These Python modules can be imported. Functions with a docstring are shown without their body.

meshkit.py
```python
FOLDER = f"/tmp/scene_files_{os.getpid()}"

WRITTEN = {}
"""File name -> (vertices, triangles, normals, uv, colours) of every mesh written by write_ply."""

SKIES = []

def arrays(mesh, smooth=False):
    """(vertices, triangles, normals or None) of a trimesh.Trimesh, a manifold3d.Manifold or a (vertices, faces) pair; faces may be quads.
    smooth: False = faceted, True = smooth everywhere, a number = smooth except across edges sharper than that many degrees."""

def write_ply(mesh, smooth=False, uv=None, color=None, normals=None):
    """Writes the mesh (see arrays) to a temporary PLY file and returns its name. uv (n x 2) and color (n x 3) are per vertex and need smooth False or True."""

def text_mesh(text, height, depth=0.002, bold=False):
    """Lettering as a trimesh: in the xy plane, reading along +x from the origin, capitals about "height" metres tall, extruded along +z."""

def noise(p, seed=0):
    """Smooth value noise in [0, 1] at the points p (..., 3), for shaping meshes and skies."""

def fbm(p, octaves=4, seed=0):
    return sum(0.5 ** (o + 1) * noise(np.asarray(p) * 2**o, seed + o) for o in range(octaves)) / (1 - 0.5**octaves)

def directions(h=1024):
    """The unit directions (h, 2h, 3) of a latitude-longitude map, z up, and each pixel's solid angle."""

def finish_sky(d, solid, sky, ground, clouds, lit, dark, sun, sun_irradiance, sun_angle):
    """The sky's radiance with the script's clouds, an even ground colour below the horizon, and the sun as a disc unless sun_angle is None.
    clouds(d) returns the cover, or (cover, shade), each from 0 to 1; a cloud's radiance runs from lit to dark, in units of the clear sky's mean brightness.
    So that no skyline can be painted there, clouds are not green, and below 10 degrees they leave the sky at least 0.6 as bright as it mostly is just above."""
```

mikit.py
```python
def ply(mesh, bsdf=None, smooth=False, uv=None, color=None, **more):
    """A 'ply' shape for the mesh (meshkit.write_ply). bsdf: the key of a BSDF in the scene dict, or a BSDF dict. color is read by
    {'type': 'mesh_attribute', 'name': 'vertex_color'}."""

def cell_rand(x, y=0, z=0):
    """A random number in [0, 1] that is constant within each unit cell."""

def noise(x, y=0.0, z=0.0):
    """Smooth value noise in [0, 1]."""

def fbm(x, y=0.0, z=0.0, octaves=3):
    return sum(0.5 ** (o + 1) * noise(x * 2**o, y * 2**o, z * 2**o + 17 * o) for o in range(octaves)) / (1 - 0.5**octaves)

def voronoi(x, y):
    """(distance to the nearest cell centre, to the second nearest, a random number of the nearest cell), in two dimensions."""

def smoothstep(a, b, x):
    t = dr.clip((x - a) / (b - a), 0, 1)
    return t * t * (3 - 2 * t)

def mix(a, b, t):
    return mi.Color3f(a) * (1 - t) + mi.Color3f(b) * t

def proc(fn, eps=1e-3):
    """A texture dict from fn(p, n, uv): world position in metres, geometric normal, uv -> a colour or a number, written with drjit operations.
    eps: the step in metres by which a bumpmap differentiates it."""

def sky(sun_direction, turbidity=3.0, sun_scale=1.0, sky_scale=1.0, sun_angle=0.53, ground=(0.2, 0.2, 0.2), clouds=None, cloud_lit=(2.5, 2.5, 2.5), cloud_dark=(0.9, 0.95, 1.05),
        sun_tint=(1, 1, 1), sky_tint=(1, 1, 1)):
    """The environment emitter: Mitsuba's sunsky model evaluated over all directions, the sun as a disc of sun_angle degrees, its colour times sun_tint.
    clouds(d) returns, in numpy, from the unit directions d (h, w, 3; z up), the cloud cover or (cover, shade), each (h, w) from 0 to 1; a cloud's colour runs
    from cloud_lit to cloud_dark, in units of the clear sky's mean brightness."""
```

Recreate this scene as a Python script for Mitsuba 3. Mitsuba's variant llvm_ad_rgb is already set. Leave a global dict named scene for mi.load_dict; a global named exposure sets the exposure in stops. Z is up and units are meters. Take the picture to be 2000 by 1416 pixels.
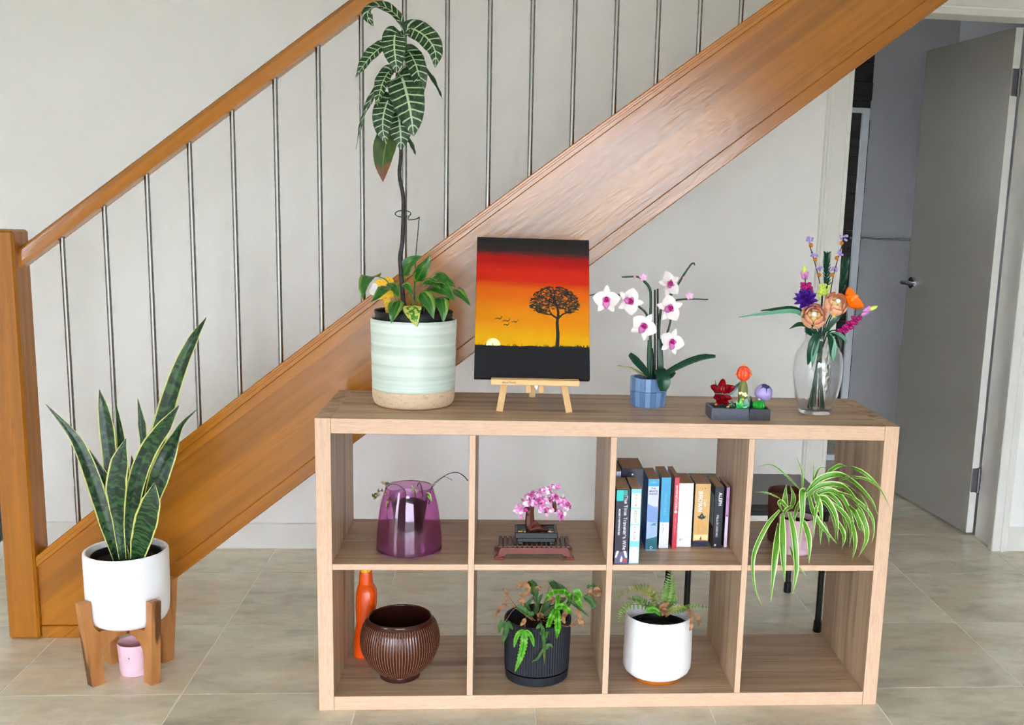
import math, random
import numpy as np
import trimesh
import mitsuba as mi
import drjit as dr
import mikit, meshkit
from mikit import proc, noise, fbm, cell_rand, smoothstep, mix, voronoi

T = mi.ScalarTransform4f
rng = random.Random(7)
scene, labels = {'type': 'scene'}, {}

# ---------------------------------------------------------------- camera, sky, exposure
CAM = np.array([0.4495, -2.597, 1.3036])
FWD = np.array([0.0951, 0.97832, -0.18399])
scene['camera'] = {'type': 'perspective', 'fov': 51.233, 'fov_axis': 'x', 'near_clip': 0.05, 'far_clip': 100.0,
                   'principal_point_offset_x': -0.08823, 'principal_point_offset_y': -0.05564,
                   'to_world': T().look_at(origin=CAM.tolist(), target=(CAM + FWD).tolist(), up=[-0.01639, 0.18634, 0.98235])}


def overcast(d):
    """a closed overcast sky: dimmer towards the horizon, as overcast skies are, with soft cloud banks"""
    n = meshkit.fbm(d * 2.2 + 3.0, octaves=4, seed=5)
    return 0.94 + 0.06 * n, np.clip(1.0 - d[..., 2] + 0.25 * (n - 0.5), 0, 1)


scene['sky'] = mikit.sky([-0.55, -0.45, 0.75], turbidity=4.0, sun_scale=0.0, sky_scale=1.0, ground=(0.15, 0.155, 0.13), clouds=overcast,
                         cloud_lit=(2.6, 2.9, 3.35), cloud_dark=(1.28, 1.40, 1.56))
exposure = 6.32


# ---------------------------------------------------------------- helpers: colour, naming
def c(r, g, b):
    f = lambda v: v / 255 / 12.92 if v / 255 <= 0.04045 else ((v / 255 + 0.055) / 1.055) ** 2.4
    return [f(r), f(g), f(b)]


def rgb(v):
    return {'type': 'rgb', 'value': [float(x) for x in v]}


def mat(color, rough=0.5, spec=0.5, **more):
    col = color if isinstance(color, dict) else rgb(color)
    return {'type': 'twosided', 'bsdf': {'type': 'principled', 'base_color': col, 'roughness': rough, 'specular': spec, **more}}


def bump(bsdf, fn, eps=1e-3, scale=1.0):
    inner = bsdf['bsdf']
    return {'type': 'twosided', 'bsdf': {'type': 'bumpmap', 'arbitrary': proc(fn, eps), 'scale': scale, 'bsdf': inner}}


def numbered(name):
    if name not in scene and not any(k.startswith(name + '__') for k in scene) and name not in labels:
        return name
    i = 1
    while True:
        k = '%s_%03d' % (name, i)
        if k not in scene and k not in labels and not any(x.startswith(k + '__') for x in scene):
            return k
        i += 1


_count = {}


def key_for(base):
    n = _count.get(base, 0)
    _count[base] = n + 1
    return base if n == 0 else '%s_%03d' % (base, n)


def thing(name, label, cat, group=None):
    k = key_for(name)
    labels[k] = {'label': label, 'category': cat}
    if group:
        labels[k]['group'] = group
    return k


def put(parent, name, mesh, bsdf, smooth=False, label=None, uv=None, color=None, to_world=None):
    """a part of parent (or a whole thing when parent is None); mesh may be a ready ply dict"""
    k = key_for(parent + '__' + name if parent else name)
    d = dict(mesh) if isinstance(mesh, dict) else mikit.ply(mesh, bsdf, smooth=smooth, uv=uv, color=color)
    if to_world is not None:
        d['to_world'] = to_world
    scene[k] = d
    if label:
        labels[k] = {'label': label}
    return k


def single(name, mesh, bsdf, label, cat, smooth=False, group=None, uv=None):
    k = put(None, name, mesh, bsdf, smooth, uv=uv)
    labels[k] = {'label': label, 'category': cat}
    if group:
        labels[k]['group'] = group
    return k


def struct(name, mesh, bsdf, label=None, smooth=False):
    k = put(None, name, mesh, bsdf, smooth)
    labels[k] = {'kind': 'structure'}
    if label:
        labels[k]['label'] = label
    return k


# ---------------------------------------------------------------- helpers: shapes
def box(x0, x1, y0, y1, z0, z1, b=0.0):
    x0, x1 = min(x0, x1), max(x0, x1); y0, y1 = min(y0, y1), max(y0, y1); z0, z1 = min(z0, z1), max(z0, z1)
    if b <= 0:
        m = trimesh.creation.box(extents=(x1 - x0, y1 - y0, z1 - z0))
        m.apply_translation(((x0 + x1) / 2, (y0 + y1) / 2, (z0 + z1) / 2))
        return m
    p = []
    for x, sx in ((x0, 1), (x1, -1)):
        for y, sy in ((y0, 1), (y1, -1)):
            for z, sz in ((z0, 1), (z1, -1)):
                p += [(x + sx * b, y + sy * b, z), (x + sx * b, y, z + sz * b), (x, y + sy * b, z + sz * b)]
    return trimesh.PointCloud(np.array(p)).convex_hull


def join(*ms):
    return trimesh.util.concatenate([m for m in ms])


def mv(m, x=0, y=0, z=0):
    m = m.copy()
    m.apply_translation((x, y, z))
    return m


def rot(m, deg, axis, about=(0, 0, 0)):
    m = m.copy()
    m.apply_transform(trimesh.transformations.rotation_matrix(math.radians(deg), axis, about))
    return m


def outward(m):
    if m.volume < 0:
        m.invert()
    return m


def lathe(profile, cx=0, cy=0, n=64):
    """surface of revolution of (r, z) points about a vertical axis through cx, cy"""
    pr = np.array(profile, float)
    a = np.linspace(0, 2 * np.pi, n, endpoint=False)
    v = np.stack([cx + pr[:, None, 0] * np.cos(a), cy + pr[:, None, 0] * np.sin(a), np.repeat(pr[:, 1:2], n, 1)], -1).reshape(-1, 3)
    i, j = np.meshgrid(np.arange(len(pr) - 1), np.arange(n), indexing='ij')
    k = (j + 1) % n
    q = np.stack([i * n + j, i * n + k, (i + 1) * n + k, (i + 1) * n + j], -1).reshape(-1, 4)
    f = np.vstack([q[:, [0, 1, 2]], q[:, [0, 2, 3]]])
    m = trimesh.Trimesh(v, f, process=False)
    m.merge_vertices()
    m.update_faces(m.nondegenerate_faces())
    return outward(m)


def smooth_path(pts, n):
    """Catmull-Rom through the points, n samples"""
    p = np.array(pts, float)
    if len(p) == 2:
        t = np.linspace(0, 1, n)[:, None]
        return p[0] * (1 - t) + p[1] * t
    e = np.vstack([2 * p[0] - p[1], p, 2 * p[-1] - p[-2]])
    out = []
    for s in np.linspace(0, len(p) - 1 - 1e-9, n):
        i = int(s); t = s - i
        a, b, d, g = e[i], e[i + 1], e[i + 2], e[i + 3]
        out.append(0.5 * (2 * b + (d - a) * t + (2 * a - 5 * b + 4 * d - g) * t * t + (3 * b - a - 3 * d + g) * t ** 3))
    return np.array(out)


def tube(pts, r, n=8, seg=None, smooth=True):
    p = smooth_path(pts, seg or max(2, (len(pts) - 1) * 6 + 1)) if smooth and len(pts) > 2 else np.array(pts, float)
    m = len(p)
    rr = np.interp(np.linspace(0, 1, m), np.linspace(0, 1, len(r)), r) if np.ndim(r) else np.full(m, r)
    t = np.gradient(p, axis=0)
    t /= np.linalg.norm(t, axis=1, keepdims=True) + 1e-12
    u = np.cross(t[0], [0, 0, 1] if abs(t[0][2]) < 0.9 else [1, 0, 0])
    u /= np.linalg.norm(u)
    a = np.linspace(0, 2 * np.pi, n, endpoint=False)
    rings = []
    for i in range(m):
        u = u - t[i] * (u @ t[i]); u /= np.linalg.norm(u)
        w = np.cross(t[i], u)
        rings.append(p[i] + rr[i] * (np.cos(a)[:, None] * u + np.sin(a)[:, None] * w))
    v = np.vstack(rings + [p[:1], p[-1:]])
    f = []
    for i in range(m - 1):
        for j in range(n):
            k = (j + 1) % n
            f += [(i * n + j, (i + 1) * n + k, i * n + k), (i * n + j, (i + 1) * n + j, (i + 1) * n + k)]
    for j in range(n):
        k = (j + 1) % n
        f += [(m * n, j, k), (m * n + 1, (m - 1) * n + k, (m - 1) * n + j)]
    return outward(trimesh.Trimesh(v, f, process=False))


def ribbon(pts, widths, face=(0, -1, 0.15), fold=0.12, n=18, k=6, thick=0.0, wave=0.0, twist=0.0):
    """a leaf blade along a curve; face: the way its upper side looks; fold: depth of the gutter as a share of the width. Returns (mesh, uv)"""
    p = smooth_path(pts, n)
    w = np.interp(np.linspace(0, 1, n), np.linspace(0, 1, len(widths)), widths)
    d = np.r_[0, np.cumsum(np.linalg.norm(np.diff(p, axis=0), axis=1))]
    vv = d / d[-1]
    t = np.gradient(p, axis=0)
    t /= np.linalg.norm(t, axis=1, keepdims=True) + 1e-12
    F = np.array(face, float); F /= np.linalg.norm(F)
    V, UV = [], []
    s = np.linspace(-1, 1, k + 1)
    prev = None
    for i in range(n):
        side = np.cross(F, t[i])
        if np.linalg.norm(side) < 0.05:
            side = prev if prev is not None else np.array([1.0, 0, 0])
        side /= np.linalg.norm(side)
        if prev is not None and side @ prev < 0:
            side = -side
        prev = side
        nn = np.cross(t[i], side)
        if nn @ F < 0:
            nn = -nn
        if twist:
            a = twist * vv[i]
            side, nn = math.cos(a) * side + math.sin(a) * nn, -math.sin(a) * side + math.cos(a) * nn
        for q in s:
            V.append(p[i] + side * q * w[i] / 2 + nn * (fold * w[i] * abs(q) ** 1.5 + wave * math.sin(vv[i] * 21 + 1.7 * q) * q * q))
            UV.append((q * 0.5 + 0.5, vv[i]))
    V, UV = np.array(V), np.array(UV)
    f = []
    for i in range(n - 1):
        for j in range(k):
            a = i * (k + 1) + j
            f += [(a, a + 1, a + k + 2), (a, a + k + 2, a + k + 1)]
    f = np.array(f)
    if thick:
        m0 = trimesh.Trimesh(V, f, process=False)
        off = m0.vertex_normals * thick
        taper = np.clip(np.repeat(w, k + 1) / (max(w) * 0.3), 0, 1)[:, None]
        rim = (1 - np.abs(np.tile(s, n)) ** 4)[:, None]
        V2 = V - off * taper * rim
        f = np.vstack([f, f[:, ::-1] + len(V)])
        V, UV = np.vstack([V, V2]), np.vstack([UV, UV])
    return trimesh.Trimesh(V, f, process=False), UV


HEART = [0.10, 0.86, 1.0, 0.97, 0.86, 0.70, 0.50, 0.28, 0.02]
OVAL = [0.08, 0.55, 0.85, 0.98, 1.0, 0.95, 0.83, 0.62, 0.36, 0.03]
PETAL = [0.25, 0.7, 0.95, 1.0, 0.9, 0.62, 0.05]


def leaf(parent, name, pts, width, bsdf, face=(0, -1, 0.2), shape=OVAL, fold=0.12, n=18, k=6, thick=0.0, wave=0.0, label=None, twist=0.0):
    m, uv = ribbon(pts, [width * s for s in shape] if np.ndim(width) == 0 else width, face, fold, n, k, thick, wave, twist)
    return put(parent, name, m, bsdf, smooth=True, uv=uv, label=label)


def frame(pos, normal, roll=0.0, scale=1.0):
    """a placing whose local z axis looks along normal and whose local y axis points as far up as it can"""
    nz = np.array(normal, float); nz /= np.linalg.norm(nz)
    up = np.array([0, 0, 1.0]) if abs(nz[2]) < 0.95 else np.array([0, 1.0, 0])
    x = np.cross(up, nz); x /= np.linalg.norm(x)
    y = np.cross(nz, x)
    a = math.radians(roll)
    x, y = math.cos(a) * x + math.sin(a) * y, -math.sin(a) * x + math.cos(a) * y
    M = np.eye(4)
    M[:3, 0], M[:3, 1], M[:3, 2], M[:3, 3] = x * scale, y * scale, nz * scale, pos
    return M


def placed(m, M):
    m = m.copy()
    m.apply_transform(M)
    return m


def ball(r, x=0, y=0, z=0, sub=2):
    m = trimesh.creation.icosphere(subdivisions=sub, radius=r)
    m.apply_translation((x, y, z))
    return m


def text(s, h, M, depth=0.0004, bold=False):
    """lettering centred on the local origin, reading along local x"""
    m = meshkit.text_mesh(s, h, depth, bold)
    b = m.bounds
    m.apply_translation((-(b[0][0] + b[1][0]) / 2, -h / 2, 0))
    m.apply_transform(M)
    return m


def join_poly(*polys):
    from shapely.geometry import Polygon
    from shapely.ops import unary_union
    return unary_union([Polygon(p).buffer(0.0001) for p in polys])


# ---------------------------------------------------------------- materials
def wall_fn(p, n, uv):
    v = fbm(p.x * 3.0 + 5, p.z * 3.0, p.y * 3.0, 3) - 0.5
    return mix(c(236, 234, 232), c(241, 240, 238), v + 0.5)


def tile_fn(p, n, uv):
    tx, ty = dr.floor((p.x + 0.371) / 0.4615), dr.floor((p.y - 0.1) / 0.4665)
    r = cell_rand(tx, ty, 3)
    ox, oy = 7.0 * r, 11.0 * cell_rand(tx, ty, 5)
    a = fbm(p.x * 4 + ox, p.y * 9 + oy, 1.0, 4)
    b = fbm(p.x * 16 + ox, p.y * 34 + oy, 2.0, 4)
    s = smoothstep(0.52, 0.72, fbm(p.x * 5 + oy, p.y * 7 + ox, 4.0, 3))
    col = mix(c(160, 153, 132), c(240, 232, 211), 1.1 * (0.55 * a + 0.45 * b - 0.5) + 0.5 + 0.14 * (r - 0.5))
    col = mix(col, c(206, 180, 148), 0.38 * s)
    d = smoothstep(0.58, 0.75, b)
    return mix(col, c(150, 149, 138), 0.22 * d)


def oak(along):
    def fn(p, n, uv):
        if along == 'x':
            s, t, w = p.x, p.y, p.z
        else:
            s, t, w = p.z, p.y, p.x
        board = dr.floor(t / 0.13 + 0.3 * noise(s * 0.5))
        ob = 5.0 * cell_rand(board, 2.0)
        g = fbm(s * 2.2 + ob, t * 42 + ob, w * 42, 4)
        h = fbm(s * 9 + ob, t * 260, w * 260, 2)
        k = smoothstep(0.62, 0.80, fbm(s * 1.6 + ob, t * 15 + 3 + ob, w * 9, 3))
        face = mix(c(128, 100, 78), c(204, 174, 142), 1.25 * (0.7 * g + 0.3 * h - 0.5) + 0.5)
        face = mix(face, c(104, 80, 62), 0.65 * k)
        e = fbm(s * 8, t * 300, w * 330, 3)
        f = fbm(p.x * 60 if along == 'x' else p.x * 420, p.z * 420 if along == 'x' else p.z * 60, 1.0, 2)
        edge = mix(c(198, 160, 132), c(228, 192, 164), 0.5 * e + 0.5 * f)
        return dr.select(n.y < -0.8, edge, face)
    return fn


def stair_wood(ang):
    ca, sa = math.cos(ang), math.sin(ang)

    def fn(p, n, uv):
        s = p.x * ca + p.z * sa
        t = -p.x * sa + p.z * ca
        board = dr.floor(t / 0.088)
        ob = 9.0 * cell_rand(board, 4.0)
        g = fbm(s * 2.0 + ob, t * 55, p.y * 55, 4)
        h = fbm(s * 14 + ob, t * 420, p.y * 420, 2)
        col = mix([0.20, 0.062, 0.0003], [0.50, 0.165, 0.0006], 0.8 * g + 0.2 * h + 0.45 * (cell_rand(board, 8.0) - 0.5))
        return mix(col, [0.11, 0.026, 0.0005], 0.7 * smoothstep(0.60, 0.80, h * 0.5 + 0.5 * g))
    return fn


def stair_bump(ang):
    ca, sa = math.cos(ang), math.sin(ang)

    def fn(p, n, uv):
        s = p.x * ca + p.z * sa
        t = -p.x * sa + p.z * ca
        return 0.00018 * fbm(s * 40, t * 420, p.y * 420, 2) + 0.00032 * fbm(s * 9, t * 70, p.y * 70, 2)
    return fn


SLOPE = math.atan(0.78)
scene['m_wall'] = mat(proc(wall_fn), 0.55, 0.25)
scene['m_ceiling'] = mat(c(222, 221, 218), 0.8, 0.2)
scene['m_front_wall'] = mat(c(122, 112, 104), 0.8, 0.2)
scene['m_trim'] = mat(c(226, 224, 219), 0.35, 0.5)
scene['m_tile'] = bump(mat(proc(tile_fn), 0.30, 0.45), lambda p, n, uv: 0.0006 * fbm(p.x * 60, p.y * 90, 0.0, 3))
scene['m_grout'] = mat(c(222, 218, 205), 0.9, 0.2)
scene['m_oak_x'] = mat(proc(oak('x')), 0.42, 0.35)
scene['m_oak_z'] = mat(proc(oak('z')), 0.42, 0.35)
scene['m_stair'] = bump(mat(proc(stair_wood(SLOPE)), 0.22, 0.55, clearcoat=1.0, clearcoat_gloss=0.95), stair_bump(SLOPE), 4e-4)
scene['m_newel'] = bump(mat(proc(stair_wood(math.pi / 2)), 0.36, 0.5, clearcoat=0.3, clearcoat_gloss=0.8), stair_bump(math.pi / 2), 4e-4)
scene['m_steel'] = {'type': 'twosided', 'bsdf': {'type': 'roughconductor', 'material': 'none', 'specular_reflectance': rgb([0.33, 0.315, 0.305]), 'alpha': 0.14}}
scene['m_chrome'] = {'type': 'twosided', 'bsdf': {'type': 'roughconductor', 'material': 'none', 'specular_reflectance': rgb([0.75, 0.76, 0.78]), 'alpha': 0.08}}
scene['m_hinge'] = {'type': 'twosided', 'bsdf': {'type': 'roughconductor', 'material': 'none', 'specular_reflectance': rgb([0.22, 0.22, 0.24]), 'alpha': 0.25}}
scene['m_white_glaze'] = mat(c(240, 240, 242), 0.28, 0.5)
scene['m_soil'] = mat(proc(lambda p, n, uv: mix([0.012, 0.009, 0.007], [0.06, 0.045, 0.032], fbm(p.x * 120, p.y * 120, p.z * 120, 3))), 0.95, 0.1)
scene['m_glass'] = {'type': 'dielectric', 'int_ior': 1.5, 'ext_ior': 1.0}
scene['m_pane'] = {'type': 'thindielectric', 'int_ior': 1.5, 'ext_ior': 1.0}
scene['m_black_metal'] = mat(c(24, 24, 26), 0.4, 0.5)

# ---------------------------------------------------------------- the room
Z1 = 2.70
XL, XR, YF, YW = -3.6, 7.0, -5.2, 1.303
struct('floor', box(XL - 0.15, XR + 0.15, YF - 0.15, 3.5, -0.10, -0.0012), 'm_grout')
tile = mikit.ply(box(0.002, 0.4595, 0.002, 0.4645, -0.012, 0.0, 0.0008), 'm_tile')
for i in range(-7, 11):
    for j in range(-11, 7):
        x, y = -0.371 + 0.4615 * i, 0.1 + 0.4665 * j
        if x > XR - 0.1 or (j > 2 and not (0.8 < x + 0.4 and x < 3.0)):
            continue
        put('floor', 'tile', tile, None, to_world=T().translate([x, y, 0]))

DX0, DX1, DZ = 1.68, 2.424, 2.035          # door opening in the back wall
struct('wall_back', join(box(XL, DX0, YW, 1.47, 0, 5.0), box(DX1, XR, YW, 1.47, 0, 5.0), box(DX0, DX1, YW, 1.47, DZ, 5.0)), 'm_wall')
struct('wall_left', join(box(XL - 0.15, XL, YF, -4.7, 0, Z1), box(XL - 0.15, XL, -3.2, YW, 0, 5.0), box(XL - 0.15, XL, -4.7, -3.2, 2.15, Z1)), 'm_wall')
struct('wall_right', box(XR, XR + 0.15, YF, YW, 0, 5.0), 'm_wall')
WX0, WX1 = -0.75, 2.45
struct('wall_front', join(box(XL, WX0, YF - 0.15, YF, 0, Z1), box(WX1, XR, YF - 0.15, YF, 0, Z1), box(WX0, WX1, YF - 0.15, YF, 2.15, Z1)), 'm_front_wall')
struct('ceiling', join(box(XL, XR, YF, 0.38, Z1, Z1 + 0.12), box(XL, XR, 0.30, 0.38, Z1, 5.0), box(XL, XR, 0.30, 1.47, 5.0, 5.1)), 'm_ceiling')
for nm, (a, b) in (('window_1', (WX0, WX1)), ('window_2', (-4.7, -3.2))):
    bars = []
    for k in range(3):
        q = a + (b - a) * k / 2
        bars.append((q - 0.03, q + 0.03, 0.0, 2.15))
    bars += [(a, b, 0.0, 0.06), (a, b, 2.09, 2.15)]
    if nm == 'window_1':
        struct(nm, join(*[box(u, v, YF - 0.1, YF - 0.05, w, h) for u, v, w, h in bars]), 'm_trim')
    else:
        struct(nm, join(*[box(XL - 0.1, XL - 0.05, u, v, w, h) for u, v, w, h in bars]), 'm_trim')
struct('baseboard_back', join(box(XL, 1.603, YW - 0.014, YW, 0, 0.098, 0.003), box(2.454, XR, YW - 0.014, YW, 0, 0.098, 0.003)), 'm_trim')

# door casing, jambs and stops
struct('trim_1', join(box(1.603, 1.682, YW - 0.018, YW, 0, 2.115, 0.003), box(1.612, 1.628, YW - 0.024, YW - 0.016, 0, 2.105, 0.002)), 'm_trim')
struct('trim_2', join(box(2.392, 2.456, YW - 0.018, YW, 0, 2.115, 0.003), box(2.425, 2.441, YW - 0.024, YW - 0.016, 0, 2.105, 0.002)), 'm_trim')
struct('trim_3', join(box(1.682, 2.392, YW - 0.018, YW, 2.04, 2.115, 0.003), box(1.66, 2.40, YW - 0.024, YW - 0.016, 2.084, 2.098, 0.002)), 'm_trim')
struct('trim_4', join(box(1.68, 1.70, YW - 0.004, 1.47, 0, 2.035, 0.002), box(2.414, 2.43, YW - 0.004, 1.49, 0, 2.035, 0.002),
                      box(2.398, 2.416, YW - 0.004, YW + 0.03, 0, 2.02, 0.002), box(1.70, 2.414, YW - 0.004, 1.42, 2.012, 2.035, 0.002)), 'm_trim')

# the open door: hinged on the right, swung into the next room
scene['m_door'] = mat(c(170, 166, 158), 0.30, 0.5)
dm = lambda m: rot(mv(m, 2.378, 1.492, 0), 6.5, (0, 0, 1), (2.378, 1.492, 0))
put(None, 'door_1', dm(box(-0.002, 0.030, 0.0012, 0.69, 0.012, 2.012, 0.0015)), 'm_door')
put('door_1', 'lit_edge_strip', dm(box(-0.001, 0.029, 0.0, 0.0015, 0.013, 2.011)), 'm_trim', label='hinge edge whitened for the light it catches')  # hinge edge set whiter than the face, room light put into its colour
labels['door_1'] = {'kind': 'structure', 'label': 'grey flush door standing open into the dim room'}
for z in (1.81, 0.237):
    h = join(box(-0.001, 0.026, -0.006, -0.001, z - 0.05, z + 0.05, 0.002), trimesh.creation.cylinder(0.0065, 0.104, sections=16).apply_translation((0.028, -0.007, z)))
    for dz in (-0.03, 0.0, 0.03):
        h = join(h, trimesh.creation.cylinder(0.0078, 0.012, sections=16).apply_translation((0.028, -0.007, z + dz)))
    put('door_1', 'hinge', dm(h), 'm_hinge', smooth=35, label='dark metal butt hinge')
hd = join(rot(trimesh.creation.cylinder(0.026, 0.012, sections=32), 90, (0, 1, 0)).apply_translation((-0.008, 0.63, 0.995)),
          rot(trimesh.creation.cylinder(0.009, 0.045, sections=20), 90, (0, 1, 0)).apply_translation((-0.033, 0.63, 0.995)),
          tube([(-0.052, 0.64, 0.995), (-0.056, 0.59, 0.995), (-0.054, 0.515, 0.994)], [0.010, 0.009, 0.007], 12))
put('door_1', 'door_handle', dm(hd), 'm_chrome', smooth=35, label='chrome lever handle')

# the room behind the door
scene['m_bath_wall'] = mat(c(222, 221, 224), 0.35, 0.5)
scene['m_dark_stone'] = mat(proc(lambda p, n, uv: mix(c(30, 28, 26), c(72, 68, 62), fbm(p.x * 9, p.z * 40, p.y * 9, 3))), 0.5, 0.4)
struct('wall_bathroom', join(box(0.9, 3.0, 3.32, 3.45, 0, Z1), box(0.78, 0.9, 1.47, 2.9, 0, Z1), box(0.78, 0.9, 3.2, 3.45, 0, Z1), box(0.78, 0.9, 2.9, 3.2, 0, 1.4), box(0.78, 0.9, 2.9, 3.2, 2.0, Z1), box(2.92, 3.05, 1.47, 3.45, 0, Z1), box(0.9, 3.0, 1.47, 3.45, Z1, Z1 + 0.1)), 'm_bath_wall')  # gap in the left wall is an unseen opening, added to brighten this room
for r in range(27):
    x = 0.9
    while x < 2.44:
        w = rng.uniform(0.22, 0.5)
        if x + w > 2.36:
            w = 2.445 - x
        put('wall_bathroom', 'stone', box(x + 0.001, x + w - 0.001, 3.30 - rng.uniform(0, 0.014), 3.325, r * 0.1 + 0.001, r * 0.1 + 0.099, 0.002), 'm_dark_stone')
        x += w
sc = thing('shower_screen', 'clear glass shower screen in a silver frame seen through the doorway', 'shower screen')
put(sc, 'frame', join(box(2.235, 2.272, 2.79, 2.815, 0, 1.815, 0.003), box(0.92, 2.235, 2.79, 2.812, 1.79, 1.815, 0.003), box(0.92, 2.235, 2.79, 2.812, 0, 0.03, 0.003)), mat(c(224, 227, 232), 0.25, 0.6))
put(sc, 'pane', box(0.92, 2.237, 2.80, 2.806, 0.03, 1.79), 'm_glass')
tr = thing('towel_rail', 'thin chrome towel rail on the pale wall beyond the doorway', 'towel rail')
put(tr, 'bar', tube([(2.36, 3.24, 1.160), (2.88, 3.24, 1.160)], 0.008, 12, smooth=False), 'm_chrome', smooth=40)
for x in (2.42, 2.80):
    put(tr, 'bracket', join(tube([(x, 3.24, 1.160), (x, 3.32, 1.160)], 0.010, 12, smooth=False), rot(trimesh.creation.cylinder(0.022, 0.01, sections=20), 90, (1, 0, 0)).apply_translation((x, 3.314, 1.16))), 'm_chrome', smooth=40)

# ---------------------------------------------------------------- staircase
st = thing('staircase', 'orange timber staircase stringer and handrail with steel balusters behind the cube shelf', 'staircase')
topz = lambda x: -0.0239 * x * x + 0.7959 * x + 0.9629
botz = lambda x: -0.0071 * x * x + 0.7971 * x + 0.5714
XE = 2.35


def band(x0, x1, lo, hi, y0, y1, n=48, lift=0.0):
    """a slab between two curves over x, from y0 to y1, its two front edges eased"""
    xs = np.linspace(x0, x1, n)
    L = np.maximum([lo(x) for x in xs], lift); H = np.array([hi(x) for x in xs])
    b = 0.003
    V = []
    for x, l, h in zip(xs, L, H):
        h = max(h, l + 0.012)
        V += [(x, y0, l + b), (x, y0, h - b), (x, y0 + b, h), (x, y1, h), (x, y1, l), (x, y0 + b, l)]
    f = []
    for i in range(n - 1):
        for j in range(6):
            a, d = i * 6 + j, i * 6 + (j + 1) % 6
            f += [(a, d + 6, d), (a, a + 6, d + 6)]
    for o, s in ((0, 1), ((n - 1) * 6, -1)):
        for j in range(1, 5):
            t = (o, o + j, o + j + 1)
            f.append(t if s > 0 else t[::-1])
    m = trimesh.Trimesh(np.array(V), f, process=False)
    m.fix_normals()
    return m


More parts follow.
